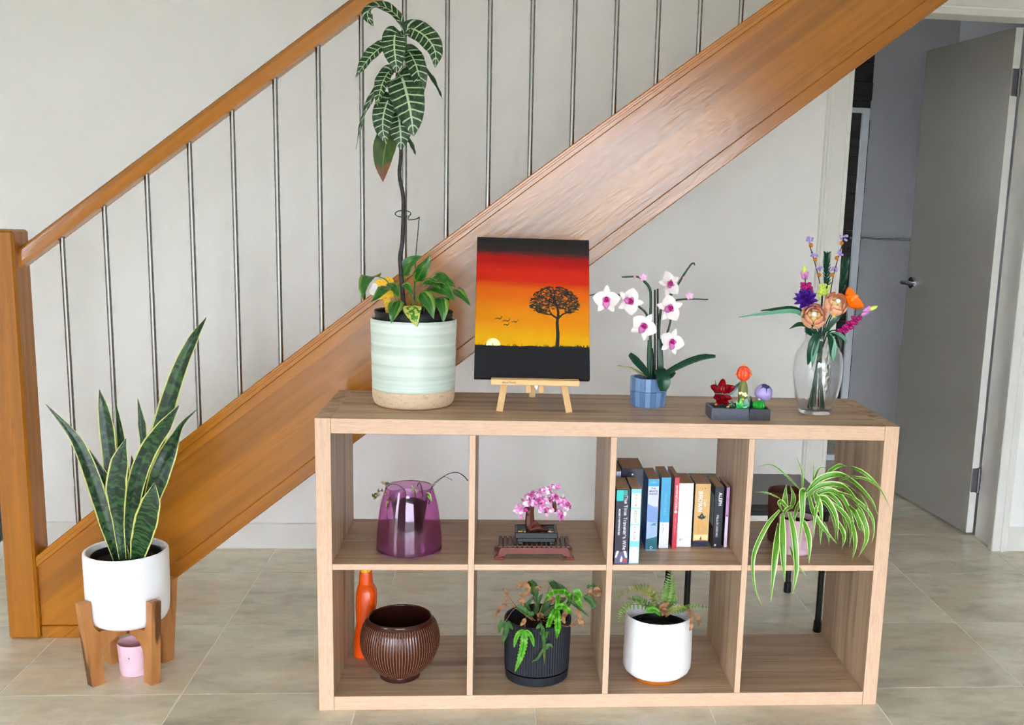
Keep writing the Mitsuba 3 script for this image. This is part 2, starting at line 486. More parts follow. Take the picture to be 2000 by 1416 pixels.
put(st, 'stringer', band(-0.872, XE, lambda x: botz(x) + 0.045, lambda x: topz(x) - 0.030, 0.480, 0.535, lift=0.035), 'm_stair', smooth=30)
put(st, 'stringer_cap', band(-0.872, XE, lambda x: topz(x) - 0.034, topz, 0.470, 0.545), 'm_stair', smooth=30)
put(st, 'stringer_bead', band(-0.872, XE, lambda x: topz(x) - 0.020, lambda x: topz(x) - 0.016, 0.4685, 0.472), 'm_stair', smooth=30)
put(st, 'stringer_foot', band(-0.735, XE, botz, lambda x: botz(x) + 0.048, 0.472, 0.540), 'm_stair', smooth=30)
put(st, 'stringer_foot', box(-0.872, -0.70, 0.472, 0.540, 0.0, 0.036, 0.003), 'm_stair')
nw = box(-0.958, -0.873, 0.462, 0.562, 0.002, 1.176, 0.006)
put(st, 'newel_post', nw, 'm_newel')
railt = lambda x: 0.772 * x + 1.8021
railb = lambda x: 0.7698 * x + 1.7451
xs = np.linspace(-0.873, 2.3, 40)
prof = [(0.485, 0.0), (0.485, 0.75), (0.489, 0.92), (0.499, 1.0), (0.526, 1.0), (0.536, 0.92), (0.540, 0.75), (0.540, 0.0)]
V, F = [], []
for x in xs:
    for y, s in prof:
        V.append((x, y, railb(x) + s * (railt(x) - railb(x))))
m_ = len(prof)
for i in range(len(xs) - 1):
    for j in range(m_):
        a, d = i * m_ + j, i * m_ + (j + 1) % m_
        F += [(a, d + m_, d), (a, a + m_, d + m_)]
for o in (0, (len(xs) - 1) * m_):
    for j in range(1, m_ - 1):
        F.append((o, o + j, o + j + 1))
hr = trimesh.Trimesh(np.array(V), F, process=False); hr.fix_normals()
put(st, 'handrail', hr, 'm_stair', smooth=30)
for k in range(25):
    x = -0.7645 + 0.1169 * k
    put(st, 'baluster', tube([(x, 0.512, topz(x) - 0.01), (x, 0.512, railb(x) + 0.012)], 0.0068, 14, smooth=False), 'm_steel', smooth=40)

# ---------------------------------------------------------------- cube shelf
sh = thing('cube_shelf', 'light oak cube shelf with eight open compartments standing before the staircase', 'shelf')
W, D, H, TK, t2 = 1.47, 0.39, 0.766, 0.038, 0.0155
cell = (W - 2 * TK - 3 * t2) / 4
put(sh, 'side_panel', box(0, TK, 0, D, 0, H, 0.0008), 'm_oak_z')
put(sh, 'side_panel', box(W - TK, W, 0, D, 0, H, 0.0008), 'm_oak_z')
put(sh, 'top_panel', box(TK, W - TK, 0.0005, D, H - TK, H, 0.0008), 'm_oak_x')
put(sh, 'bottom_panel', box(TK, W - TK, 0.0005, D, 0, TK, 0.0008), 'm_oak_x')
DIV = []
for k in range(3):
    x = TK + cell + k * (cell + t2)
    DIV.append(x)
    put(sh, 'divider', box(x, x + t2, 0.001, D, TK, H - TK, 0.0006), 'm_oak_z')
for k in range(4):
    x = TK + k * (cell + t2)
    put(sh, 'shelf_board', box(x, x + cell, 0.0015, D, 0.3775, 0.393, 0.0006), 'm_oak_x')
# ---------------------------------------------------------------- mint planter with the zebra plant, pothos, wire support and trap
def rings(z0, z1, r0, r1, n, amp, seed):
    r_ = random.Random(seed)
    z = np.linspace(z0, z1, n)
    return [(r0 + (r1 - r0) * i / (n - 1) + amp * r_.uniform(-1, 1), zz) for i, zz in enumerate(z)]


pl = thing('mint_planter', 'large pale mint ceramic planter with raw clay base at left of shelf top', 'planter')
px_, py_ = 0.222, 0.206
scene['m_mint'] = mat(proc(lambda p, n, uv: mix(c(190, 206, 194), c(224, 234, 226), fbm(p.z * 160 + fbm(p.x * 5, p.y * 5, p.z * 9, 2) * 1.5, 0.5 * p.x, 0.0, 2) + 0.12 * (noise(p.x * 30, p.y * 30, p.z * 30) - 0.5))), 0.35, 0.5)
scene['m_clay'] = mat(proc(lambda p, n, uv: mix(c(222, 196, 166), c(205, 172, 138), smoothstep(0.55, 0.85, fbm(p.x * 160, p.y * 160, p.z * 160, 2)))), 0.85, 0.2)
put(pl, 'body', lathe([(0.106, 0.8105)] + rings(0.812, 0.985, 0.1075, 0.1105, 60, 0.00055, 3) + [(0.1105, 0.990), (0.1085, 0.993), (0.105, 0.990), (0.104, 0.93), (0.10, 0.81)], px_, py_, 96), 'm_mint', smooth=40)
put(pl, 'base', lathe([(0, 0.766), (0.090, 0.766), (0.098, 0.769), (0.1035, 0.776), (0.1065, 0.788), (0.1075, 0.8102), (0.10, 0.8105), (0, 0.8105)], px_, py_, 96), 'm_clay', smooth=40, label='unglazed speckled clay base')
scene['m_black_plastic'] = mat(c(22, 22, 24), 0.45, 0.4)
put(pl, 'nursery_pot', lathe([(0.0, 0.83), (0.085, 0.83), (0.0995, 1.006), (0.1015, 1.010), (0.1005, 1.013), (0.0955, 1.011), (0.093, 0.985), (0.0, 0.985)], px_, py_, 72), 'm_black_plastic', smooth=40, label='black plastic nursery pot')
put(pl, 'soil', lathe([(0, 0.99), (0.05, 0.989), (0.0935, 0.986)], px_, py_, 40), 'm_soil', smooth=True)


def zebra_fn(p, n, uv):
    u = dr.abs(uv.x - 0.5) * 2
    wob = 0.35 * (noise(uv.x * 6, uv.y * 14, 2.0) - 0.5)
    ph = uv.y * 9.5 - 0.75 * u + 0.22 * wob
    fr = dr.abs(ph - dr.floor(ph) - 0.5)
    vein = smoothstep(0.36, 0.45, fr) * (1 - 0.5 * smoothstep(0.75, 0.98, u))
    mid = 1 - smoothstep(0.05, 0.10, u)
    net = smoothstep(0.60, 0.72, noise(uv.x * 16, uv.y * 42, 4.0)) * 0.07
    k = dr.minimum(dr.maximum(dr.maximum(vein, mid), net), 1.0)
    base = mix([0.006, 0.028, 0.008], [0.016, 0.060, 0.016], noise(uv.x * 5, uv.y * 8, 1.0))
    return mix(base, [0.46, 0.60, 0.36], 0.88 * k)


def dying_fn(p, n, uv):
    u = dr.abs(uv.x - 0.5) * 2
    g = mix([0.02, 0.055, 0.012], [0.07, 0.12, 0.02], noise(uv.x * 6, uv.y * 9, 1.0))
    g = mix(g, [0.16, 0.22, 0.05], 0.7 * (1 - smoothstep(0.03, 0.09, u)))
    return mix(g, c(118, 78, 52), smoothstep(0.66, 0.78, uv.y + 0.25 * (noise(uv.x * 7, uv.y * 7, 5.0) - 0.5)))


scene['m_zebra_leaf'] = mat(proc(zebra_fn), 0.38, 0.45)
scene['m_dying_leaf'] = mat(proc(dying_fn), 0.5, 0.35)
scene['m_zebra_back'] = mat([0.02, 0.055, 0.018], 0.45, 0.4)
scene['m_dark_stem'] = mat(proc(lambda p, n, uv: mix(c(30, 26, 28), c(66, 58, 56), noise(p.x * 60, p.y * 60, p.z * 90))), 0.55, 0.4)
zp = thing('zebra_plant', 'tall zebra plant with white-veined dark leaves on a bare stem in the mint planter', 'plant')
Y = 0.20
put(zp, 'stem', tube([(0.205,0.2,1.0051),(0.1971,0.2,1.0288),(0.1932,0.2,1.0657),(0.1894,0.2,1.1143),(0.1881,0.2,1.1547),(0.1933,0.2,1.1874),(0.196,0.2,1.2675),(0.1947,0.2,1.3071),(0.1858,0.2,1.3564),(0.1897,0.2,1.4122),(0.1834,0.2,1.5082),(0.1798,0.2,1.6042),(0.1912,0.2,1.6864),(0.1949,0.2,1.7144)], [0.0058, 0.0058, 0.0056, 0.0054, 0.0052, 0.005, 0.0045, 0.0035, 0.0028, 0.002], 12, 60), 'm_dark_stem', smooth=True)
for pts, w, face, fold, bs in (
        ([(0.1949,0.2,1.7095),(0.1862,0.2,1.7332),(0.1577,0.2,1.7547),(0.1267,0.2,1.7591),(0.1093,0.2,1.7439),(0.1129,0.2,1.7273),(0.124,0.2,1.711)], [0.004, 0.022, 0.040, 0.044, 0.034, 0.020, 0.001], (-0.35, -0.6, 0.9), 0.10, 'm_zebra_leaf'),
        ([(0.1971,0.19,1.6937),(0.2157,0.19,1.709),(0.253,0.175,1.6893),(0.276,0.168,1.6557),(0.2764,0.165,1.6167)], 0.058, (0.15, -1, 0.45), 0.08, 'm_zebra_leaf'),
        ([(0.1909,0.19,1.7006),(0.1786,0.175,1.6907),(0.1776,0.16,1.6598),(0.1817,0.155,1.6281),(0.1841,0.155,1.5982)], 0.060, (-0.05, -1, 0.25), 0.10, 'm_zebra_leaf'),
        ([(0.1684,0.19,1.673),(0.1483,0.18,1.6635),(0.1246,0.17,1.6419),(0.1029,0.165,1.6138),(0.0829,0.165,1.584)], 0.040, (-0.45, -1, 0.5), 0.14, 'm_zebra_leaf'),
        ([(0.1908,0.19,1.6571),(0.2108,0.19,1.6532),(0.2291,0.165,1.6218),(0.2395,0.16,1.5806),(0.2396,0.16,1.5343)], 0.050, (0.30, -1, 0.25), 0.12, 'm_zebra_leaf'),
        ([(0.2099,0.215,1.6368),(0.2467,0.215,1.6138),(0.2709,0.215,1.5827),(0.2915,0.215,1.5475)], 0.020, (0.6, -0.5, 0.8), 0.25, 'm_zebra_back'),
        ([(0.1803,0.195,1.611),(0.1615,0.195,1.6053),(0.148,0.18,1.5787),(0.1397,0.175,1.5473),(0.1349,0.172,1.5187)], 0.040, (-0.4, -1, 0.3), 0.14, 'm_zebra_leaf'),
        ([(0.1755,0.205,1.607),(0.1415,0.205,1.581),(0.1123,0.205,1.5304),(0.0918,0.205,1.48),(0.0774,0.205,1.4144)], [0.004, 0.018, 0.026, 0.024, 0.016, 0.008, 0.001], (-0.8, -0.8, 0.35), 0.10, 'm_zebra_leaf'),
        ([(0.182,0.19,1.5983),(0.1951,0.17,1.5894),(0.211,0.145,1.5415),(0.2215,0.138,1.4904),(0.2265,0.138,1.449)], 0.084, (0.05, -1, 0.2), 0.10, 'm_zebra_leaf'),
        ([(0.1744,0.19,1.5465),(0.1603,0.18,1.5352),(0.1505,0.165,1.4968),(0.1497,0.16,1.462),(0.1583,0.16,1.4278)], 0.054, (-0.15, -1, 0.2), 0.12, 'm_zebra_leaf'),
        ([(0.1761,0.198,1.5325),(0.1836,0.185,1.512),(0.1898,0.172,1.4742),(0.1925,0.17,1.4445),(0.1923,0.172,1.4161)], 0.062, (0.05, -1, 0.2), 0.10, 'm_zebra_leaf'),
        ([(0.1796,0.2,1.4831),(0.1628,0.19,1.4544),(0.1519,0.185,1.4188),(0.147,0.182,1.3785),(0.1468,0.182,1.337)], 0.058, (-0.15, -1, 0.1), 0.14, 'm_dying_leaf'),
        ([(0.1924,0.212,1.4569),(0.2103,0.212,1.44),(0.2193,0.212,1.4226),(0.2257,0.212,1.4064)], 0.011, (0.5, -1, 0.2), 0.1, 'm_zebra_back')):
    leaf(zp, 'leaf', pts, w, bs, face=face, shape=OVAL, fold=fold, n=26, k=8, wave=0.0014, label='half-dead leaf with a brown tip' if bs == 'm_dying_leaf' else None)
    put(zp, 'petiole', tube([pts[0], tuple(0.5 * (np.array(pts[0]) + np.array(pts[1])) + np.array([0, 0, 0.001])), pts[1]], 0.0016, 6, 8), 'm_zebra_back', smooth=True)


def pothos_fn(p, n, uv):
    u = dr.abs(uv.x - 0.5) * 2
    st_ = fbm(uv.x * 7 + p.x * 3, uv.y * 2.2 + u * 1.5 + p.z * 14, 1.0, 3)
    base = mix([0.012, 0.080, 0.010], [0.035, 0.165, 0.016], noise(uv.x * 4, uv.y * 5, 1.0))
    base = mix(base, [0.10, 0.30, 0.04], 0.6 * (1 - smoothstep(0.02, 0.06, u)))
    return mix(base, [0.36, 0.46, 0.08], 0.8 * smoothstep(0.63, 0.70, st_) * (1 - 0.6 * smoothstep(0.4, 0.8, u)))


def pothos_yellow_fn(p, n, uv):
    st_ = fbm(uv.x * 9, uv.y * 9, 7.0, 3)
    return mix([0.05, 0.20, 0.02], [0.52, 0.55, 0.11], smoothstep(0.42, 0.52, st_))


scene['m_pothos'] = mat(proc(pothos_fn), 0.30, 0.5)
scene['m_pothos_yellow'] = mat(proc(pothos_yellow_fn), 0.32, 0.5)
scene['m_green_stem'] = mat(c(96, 128, 48), 0.45, 0.4)
po = thing('pothos', 'pothos with glossy heart-shaped variegated leaves around the foot of the zebra plant', 'plant')
for pts, w, face, bs in (
        ([(0.1359,0.19,1.0978),(0.1151,0.16,1.0993),(0.1027,0.145,1.0756),(0.1006,0.14,1.0425)], 0.050, (-0.75, -1, 0.35), 'm_pothos'),
        ([(0.1677,0.17,1.0753),(0.1529,0.14,1.0696),(0.1387,0.13,1.0547),(0.1227,0.125,1.0393)], 0.036, (-0.3, -0.8, 0.9), 'm_pothos'),
        ([(0.1625,0.17,1.0843),(0.1748,0.15,1.0771),(0.1834,0.14,1.0653),(0.189,0.135,1.0504)], 0.030, (0.2, -0.8, 0.8), 'm_pothos'),
        ([(0.1885,0.14,1.0421),(0.1853,0.12,1.031),(0.1804,0.105,1.0144),(0.1745,0.1,0.9904)], 0.041, (-0.15, -1, 0.25), 'm_pothos'),
        ([(0.2251,0.13,1.0323),(0.2268,0.11,1.0228),(0.2317,0.097,1.0063),(0.2396,0.094,0.9824)], 0.046, (0.05, -1, 0.35), 'm_pothos_yellow'),
        ([(0.1972,0.2,1.1027),(0.2071,0.19,1.1272),(0.2231,0.185,1.1435),(0.2438,0.185,1.1545)], 0.040, (-0.35, -1, 0.45), 'm_pothos'),
        ([(0.2272,0.2,1.0877),(0.2413,0.185,1.1128),(0.2545,0.18,1.1343),(0.2648,0.18,1.1593)], 0.036, (0.30, -1, 0.2), 'm_pothos'),
        ([(0.2448,0.14,1.0656),(0.2565,0.12,1.056),(0.2703,0.105,1.0346),(0.2797,0.1,1.0032)], 0.042, (0.1, -1, 0.3), 'm_pothos'),
        ([(0.2547,0.18,1.0795),(0.2773,0.15,1.0993),(0.3041,0.13,1.0976),(0.3329,0.12,1.0825)], 0.050, (0.1, -0.8, 0.9), 'm_pothos'),
        ([(0.2632,0.17,1.0779),(0.2876,0.13,1.0817),(0.3105,0.11,1.0711),(0.3327,0.1,1.0495)], 0.050, (-0.05, -0.9, 0.7), 'm_pothos'),
        ([(0.3079,0.16,1.0695),(0.3274,0.13,1.0725),(0.3488,0.11,1.0619),(0.371,0.1,1.0389)], 0.042, (0.4, -0.8, 0.8), 'm_pothos'),
        ([(0.2967,0.13,1.0562),(0.2992,0.11,1.0477),(0.3039,0.095,1.0262),(0.3044,0.09,0.9959)], 0.040, (0.15, -1, 0.3), 'm_pothos'),
        ([(0.1978,0.15,1.0829),(0.2089,0.14,1.0814),(0.2183,0.135,1.0718),(0.2264,0.13,1.0582)], 0.020, (0.2, -1, 0.6), 'm_pothos'),
        ([(0.2407,0.16,1.0781),(0.2601,0.14,1.0905),(0.2818,0.12,1.0875),(0.2977,0.11,1.0759)], 0.040, (0.2, -0.8, 1.0), 'm_pothos')):
    leaf(po, 'leaf', pts, w, bs, face=face, shape=HEART, fold=0.10, n=22, k=8, wave=0.0006)
for pts in ([(0.1837,0.19,1.0083),(0.1734,0.19,1.0542),(0.154,0.19,1.0891),(0.1359,0.19,1.0978)], [(0.2011,0.17,1.0081),(0.1882,0.17,1.0367),(0.1779,0.17,1.0691),(0.1677,0.17,1.0753)], [(0.1976,0.18,1.007),(0.1965,0.15,1.0388),(0.1875,0.15,1.0412)], [(0.2202,0.19,1.0065),(0.2141,0.17,1.0505),(0.2059,0.19,1.0813),(0.1972,0.2,1.1027)],
            [(0.232,0.19,1.0068),(0.228,0.19,1.0358),(0.2267,0.19,1.0622),(0.2272,0.2,1.0877)], [(0.2297,0.17,1.0088),(0.2287,0.15,1.0266),(0.2251,0.13,1.0323)], [(0.2408,0.16,1.0102),(0.2433,0.16,1.039),(0.2459,0.16,1.0587),(0.2448,0.14,1.0656)], [(0.2497,0.18,1.0083),(0.2522,0.18,1.044),(0.2548,0.18,1.0638),(0.2547,0.18,1.0795)],
            [(0.2654,0.18,1.0087),(0.2757,0.18,1.038),(0.2912,0.18,1.0647),(0.3079,0.16,1.0695)], [(0.2732,0.18,1.0089),(0.2879,0.15,1.0411),(0.2967,0.13,1.0562)], [(0.2297,0.17,1.0088),(0.2218,0.17,1.0507),(0.2089,0.17,1.0764),(0.1978,0.15,1.0829)]):
    put(po, 'stem', tube(pts, 0.0016, 6, 14), 'm_green_stem', smooth=True)

scene['m_wire'] = mat(c(18, 62, 52), 0.4, 0.5)
ring = [(p[0], p[1], p[2]) for p in [(0.1754,0.2,1.2591)]]
rc = np.array(ring[0]) + np.array([0.0195, 0, 0])
arc = [(rc[0] + 0.0195 * math.cos(a), 0.2 + 0.0195 * math.sin(a), rc[2] + 0.008 * math.sin(a)) for a in np.linspace(-0.6, 2 * math.pi - 0.9, 40)]
single('plant_support', join(tube([(0.2216,0.205,1.005),(0.2267,0.205,1.153),(0.2356,0.205,1.252)], 0.0013, 8, smooth=False), tube([(0.2356,0.205,1.252),(0.2277,0.19,1.2468),(0.2104,0.182,1.2451)] + [arc[0]], 0.0013, 8, 16), tube(arc, 0.0013, 8, 40, smooth=False)), 'm_wire',
       'dark green wire ring support around the bare stem of the zebra plant', 'plant support', smooth=True)
scene['m_trap'] = mat(proc(lambda p, n, uv: mix(c(244, 196, 20), c(214, 158, 16), smoothstep(0.62, 0.75, noise(p.x * 320, p.y * 320, p.z * 320)))), 0.35, 0.5)
from shapely.geometry import Polygon, Point
from shapely.ops import unary_union
trap_shape = unary_union([Point(-0.012, 0.052).buffer(0.016), Point(0.012, 0.054).buffer(0.015), Point(-0.016, 0.028).buffer(0.013), Point(0.016, 0.028).buffer(0.014), Point(0, 0.04).buffer(0.018), Polygon([(-0.008, -0.03), (0.008, -0.03), (0.010, 0.03), (-0.010, 0.03)])])
tm = trimesh.creation.extrude_polygon(trap_shape, 0.0012, engine='earcut')
tp = [(0.1526,0.225,1.0039)][0]
for nm, m_, bs_ in (('sticky_trap', tm, 'm_trap'),):
    single(nm, placed(m_, frame((tp[0], tp[1], tp[2] + 0.022), (-0.25, -1, 0.2), 14, 1.0)), bs_, 'yellow flower-shaped sticky insect trap stuck in the mint planter', 'insect trap')
put('sticky_trap', 'backing_paper', placed(trimesh.creation.extrude_polygon(Point(-0.030, 0.040).buffer(0.011).union(Point(-0.024, 0.052).buffer(0.008)), 0.0012, engine='earcut'), frame((tp[0] - 0.001, tp[1] - 0.001, tp[2] + 0.022), (-0.25, -1, 0.2), 14, 1.0)), mat(c(236, 236, 232), 0.5, 0.4), label='white corner of backing paper')

# ---------------------------------------------------------------- canvas painting on a small easel
u_can = np.array([0, 0.170, 0.352]); u_can /= np.linalg.norm(u_can)
n_can = np.array([0, -u_can[2], u_can[1]])
MC = np.eye(4)
MC[:3, 0], MC[:3, 1], MC[:3, 2], MC[:3, 3] = [1, 0, 0], u_can, n_can, [0.5305, 0.128, 0.851]
CW, CH = 0.1495, 0.392
NC, UC, OC = n_can.tolist(), u_can.tolist(), MC[:3, 3].tolist()


def paint_fn(p, n, uv):
    a = p.x - OC[0]
    v = ((p.y - OC[1]) * UC[1] + (p.z - OC[2]) * UC[2]) / CH
    front = n.y * NC[1] + n.z * NC[2] > 0.6
    br = 0.030 * (fbm(a * 10, v * 60, 1.0, 3) - 0.5) + 0.014 * (fbm(a * 40, v * 150, 1.0, 2) - 0.5)
    t = v + br + 0.09 * a * (v > 0.3)
    col = mix(c(252, 186, 4), c(250, 150, 6), smoothstep(0.26, 0.42, t))
    col = mix(col, c(246, 112, 10), smoothstep(0.44, 0.60, t))
    col = mix(col, c(226, 40, 14), smoothstep(0.60, 0.70, t))
    col = mix(col, c(190, 18, 16), smoothstep(0.74, 0.84, t))
    col = mix(col, c(52, 40, 38), smoothstep(0.84, 0.905, t))
    col = mix(col, c(38, 36, 36), smoothstep(0.92, 0.97, t))
    edge = 0.222 + 0.006 * noise(a * 260, 3.0) + 0.006 * noise(a * 50, 5.0)
    col = mix(col, c(33, 34, 38), smoothstep(-0.002, 0.002, edge - v))
    return dr.select(front, col, mi.Color3f(c(30, 30, 33)))


scene['m_painting'] = bump(mat(proc(paint_fn), 0.5, 0.4), lambda p, n, uv: 0.00025 * (dr.sin(p.x * 4200) + dr.sin(p.z * 4600)), 2e-4)
scene['m_paint_black'] = mat(c(28, 27, 28), 0.45, 0.4)
cv = thing('canvas_painting', 'painted canvas of an orange sunset with a black tree propped on the small easel', 'painting')
put(cv, 'canvas', placed(box(-CW, CW, 0, CH, -0.017, 0, 0.002), MC), 'm_painting')


def stroke(pts, w0, w1, n=8):
    """a flat brush stroke on the canvas, its thickness that of paint"""
    p = smooth_path(pts, n) if len(pts) > 2 else np.array(pts, float)
    t = np.gradient(p, axis=0); t /= np.linalg.norm(t, axis=1, keepdims=True) + 1e-9
    s = np.stack([-t[:, 1], t[:, 0]], 1)
    w = np.linspace(w0, w1, len(p))[:, None] / 2
    poly = np.vstack([p + s * w, (p - s * w)[::-1]])
    V = np.vstack([np.c_[poly, np.full(len(poly), 0.0001)], np.c_[poly, np.full(len(poly), 0.0007)]])
    m_ = len(p); N = 2 * m_
    f = []
    for i in range(m_ - 1):
        a, b_, g, d_ = i, i + 1, N - 1 - i, N - 2 - i
        f += [(N + a, N + g, N + b_), (N + b_, N + g, N + d_)]
    for i in range(N):
        j = (i + 1) % N
        f += [(i, j, N + j), (i, N + j, N + i)]
    return trimesh.Trimesh(V, f, process=False)


# canvas coordinates: x from the middle, y up from the lower edge
tr_ = []
tr_.append(stroke([(0.064, 0.085), (0.066, 0.12), (0.064, 0.155), (0.067, 0.181), (0.062, 0.205), (0.054, 0.228)], 0.010, 0.004, 14))
for pts, a, b in (([(0.066, 0.165), (0.050, 0.180), (0.042, 0.197)], .005, .003), ([(0.067, 0.168), (0.082, 0.184), (0.104, 0.190)], .005, .002), ([(0.062, 0.21), (0.085, 0.222), (0.096, 0.24)], .004, .002),
                  ([(0.060, 0.215), (0.040, 0.228), (0.026, 0.245)], .004, .002), ([(0.045, 0.19), (0.026, 0.194), (0.012, 0.203)], .003, .0015), ([(0.056, 0.24), (0.057, 0.258), (0.052, 0.27)], .004, .0015),
                  ([(0.063, 0.20), (0.074, 0.232), (0.078, 0.262)], .003, .0015), ([(0.058, 0.225), (0.044, 0.25), (0.036, 0.264)], .003, .0015), ([(0.085, 0.185), (0.104, 0.202), (0.115, 0.206)], .003, .0015), ([(0.05, 0.18), (0.03, 0.182), (0.008, 0.198)], .003, .0015)):
    tr_.append(stroke([(u_, w_ if w_ < 0.165 else 0.165 + (w_ - 0.165) * 0.80) for u_, w_ in pts], a, b, 8))
r2 = random.Random(11)
cnt = 0
while cnt < 620:
    x, y = r2.uniform(-0.012, 0.124), r2.uniform(0.176, 0.257)
    dx, dy = (x - 0.057) / 0.065, (y - 0.202) / 0.054 if y > 0.202 else (y - 0.202) / 0.026
    rr = dx * dx + dy * dy
    if rr > 1.0 or (y < 0.192 and abs(x - 0.062) < 0.024) or r2.random() > 0.55 + 0.45 * min(1, rr * 1.3):
        continue
    ang = r2.gauss(0.0, 0.45) + (x - 0.06) * -6 * max(0, dy)
    L = r2.uniform(0.004, 0.010)
    tr_.append(stroke([(x - L * math.cos(ang) / 2, y - L * math.sin(ang) / 2), (x + L * math.cos(ang) / 2, y + L * math.sin(ang) / 2)], r2.uniform(0.0016, 0.0034), 0.001))
    cnt += 1
put(cv, 'tree', placed(join(*tr_), MC), 'm_paint_black', label='black painted tree')
for bx, by, s in ((-0.088, 0.162, 1.0), (-0.068, 0.156, 1.05), (-0.046, 0.154, 0.95), (-0.068, 0.145, 0.85)):
    put(cv, 'bird', placed(join(stroke([(bx - 0.010 * s, by - 0.001), (bx - 0.003 * s, by + 0.002), (bx + 0.002 * s, by - 0.001)], 0.0012, 0.0022), stroke([(bx + 0.002 * s, by - 0.001), (bx + 0.006 * s, by + 0.003), (bx + 0.008 * s, by + 0.008 * s)], 0.0022, 0.0010)), MC), 'm_paint_black', label='small painted bird')
sun_poly = Point(-0.102, 0.090).buffer(0.0185, 24).intersection(Polygon([(-0.2, 0.0885), (0, 0.0885), (0, 0.2), (-0.2, 0.2)]))
put(cv, 'sun', placed(trimesh.creation.extrude_polygon(sun_poly, 0.0005, engine='earcut'), MC), mat(c(252, 240, 180), 0.5, 0.4), label='pale yellow setting sun')
gr = []
for k in range(90):
    x = r2.choice([r2.uniform(-0.148, 0.148), r2.uniform(0.02, 0.148)])
    gr.append(stroke([(x, 0.084), (x + r2.uniform(-0.004, 0.004), 0.0875 + r2.uniform(0.002, 0.0075))], 0.0022, 0.0006))
put(cv, 'grass', placed(join(*gr), MC), 'm_paint_black', label='black painted grass tufts')
labels['canvas_painting__grass']['kind'] = 'stuff'

ez = thing('tabletop_easel', 'small pale wooden tabletop easel holding the sunset canvas', 'easel')
scene['m_pine'] = mat(proc(lambda p, n, uv: mix(c(226, 178, 122), c(242, 204, 150), fbm(p.x * 16, p.y * 90, p.z * 60, 3))), 0.5, 0.35)
put(ez, 'ledge', box(0.425, 0.651, 0.098, 0.132, 0.8385, 0.8525, 0.0015), 'm_pine')


def slat(p, q, w, t, nrm):
    p, q, nrm = np.array(p, float), np.array(q, float), np.array(nrm, float)
    d = q - p; L = np.linalg.norm(d); d /= L
    s = np.cross(d, nrm); s /= np.linalg.norm(s); nn = np.cross(s, d)
    M = np.eye(4); M[:3, 0], M[:3, 1], M[:3, 2], M[:3, 3] = s, d, nn, p
    return placed(box(-w / 2, w / 2, 0, L, -t / 2, t / 2, 0.0008), M)


for s, x0, x1 in ((-1, 0.4475, 0.503), (1, 0.6275, 0.560)):
    put(ez, 'leg', slat((x0, 0.112, 0.7665), (x1, 0.268, 1.095), 0.017, 0.008, (0, -1, 0.5)), 'm_pine')
put(ez, 'rear_leg', slat((0.5375, 0.330, 0.7665), (0.5375, 0.252, 1.06), 0.017, 0.008, (0, -1, -0.3)), 'm_pine')
for x in (0.521, 0.5545):
    put(ez, 'bracket', slat((x, 0.122, 0.815), (x, 0.140, 0.860), 0.013, 0.008, (0, -1, 0.4)), 'm_pine')
put(ez, 'crossbar', box(0.49, 0.575, 0.232, 0.240, 1.0, 1.016, 0.001), 'm_pine')
put(ez, 'wing_nut', join(rot(trimesh.creation.cylinder(0.004, 0.012, sections=16), 90, (1, 0, 0)).apply_translation((0.541, 0.128, 0.832)), box(0.540, 0.5435, 0.120, 0.126, 0.824, 0.842, 0.001)), 'm_chrome', label='silver wing nut')
MT = np.eye(4); MT[:3, 0], MT[:3, 1], MT[:3, 2], MT[:3, 3] = [1, 0, 0], [0, 0, 1], [0, -1, 0], [0.4715, 0.0980, 0.8457]
put(ez, 'lettering', text('Mont Marte', 0.0048, MT), 'm_paint_black', label='small dark maker lettering')
# ---------------------------------------------------------------- orchid of toy bricks in a blue pot
scene['m_blue_a'] = mat(c(96, 128, 172), 0.35, 0.5)
scene['m_blue_b'] = mat(c(122, 154, 198), 0.35, 0.5)
scene['m_brick_green'] = mat(c(6, 62, 40), 0.30, 0.5)
scene['m_brick_black'] = mat(c(26, 22, 24), 0.35, 0.5)
scene['m_petal_white'] = mat(c(246, 240, 238), 0.35, 0.5)
scene['m_petal_pink'] = mat(c(226, 150, 208), 0.35, 0.5)
scene['m_petal_magenta'] = mat(c(168, 12, 112), 0.32, 0.5)
scene['m_olive'] = mat(c(150, 148, 90), 0.4, 0.5)
orc = thing('toy_brick_orchid', 'toy-brick orchid with white and magenta flowers in a fluted blue pot', 'plant')
ox, oy, oz = 0.850, 0.241, 0.766
for k in range(20):
    a = 2 * math.pi * (k + 0.5) / 20
    w = 0.0152
    for lo, hi in ((0.0, 0.0415), (0.0422, 0.078)):
        m_ = box(-w / 2, w / 2, -0.0035, 0.0035, lo, hi, 0.0008)
        if lo == 0:
            m_.vertices[m_.vertices[:, 2] < 0.002] *= [0.9, 1, 1]
            m_.vertices[m_.vertices[:, 2] < 0.002] += [0, 0.003, 0]
        m_ = rot(mv(m_, 0, -0.0462, oz), math.degrees(a), (0, 0, 1))
        put(orc, 'pot_slat', mv(m_, ox, oy, 0), 'm_blue_b' if k % 2 else 'm_blue_a')
put(orc, 'pot_core', lathe([(0, oz), (0.041, oz), (0.0445, oz + 0.004), (0.0445, oz + 0.076), (0.040, oz + 0.078), (0.040, oz + 0.066), (0, oz + 0.066)], ox, oy, 40), 'm_blue_a', smooth=40)
soil = [ball(0.004, ox + 0.034 * math.sqrt(rng.random()) * math.cos(t), oy + 0.034 * math.sqrt(rng.random()) * math.sin(t), oz + 0.068, 1) for t in np.linspace(0, 40, 60)]
k_ = put(orc, 'soil', join(lathe([(0, oz + 0.067), (0.041, oz + 0.067)], ox, oy, 32), *soil), mat(c(74, 36, 22), 0.4, 0.4), smooth=40)
Y = 0.235
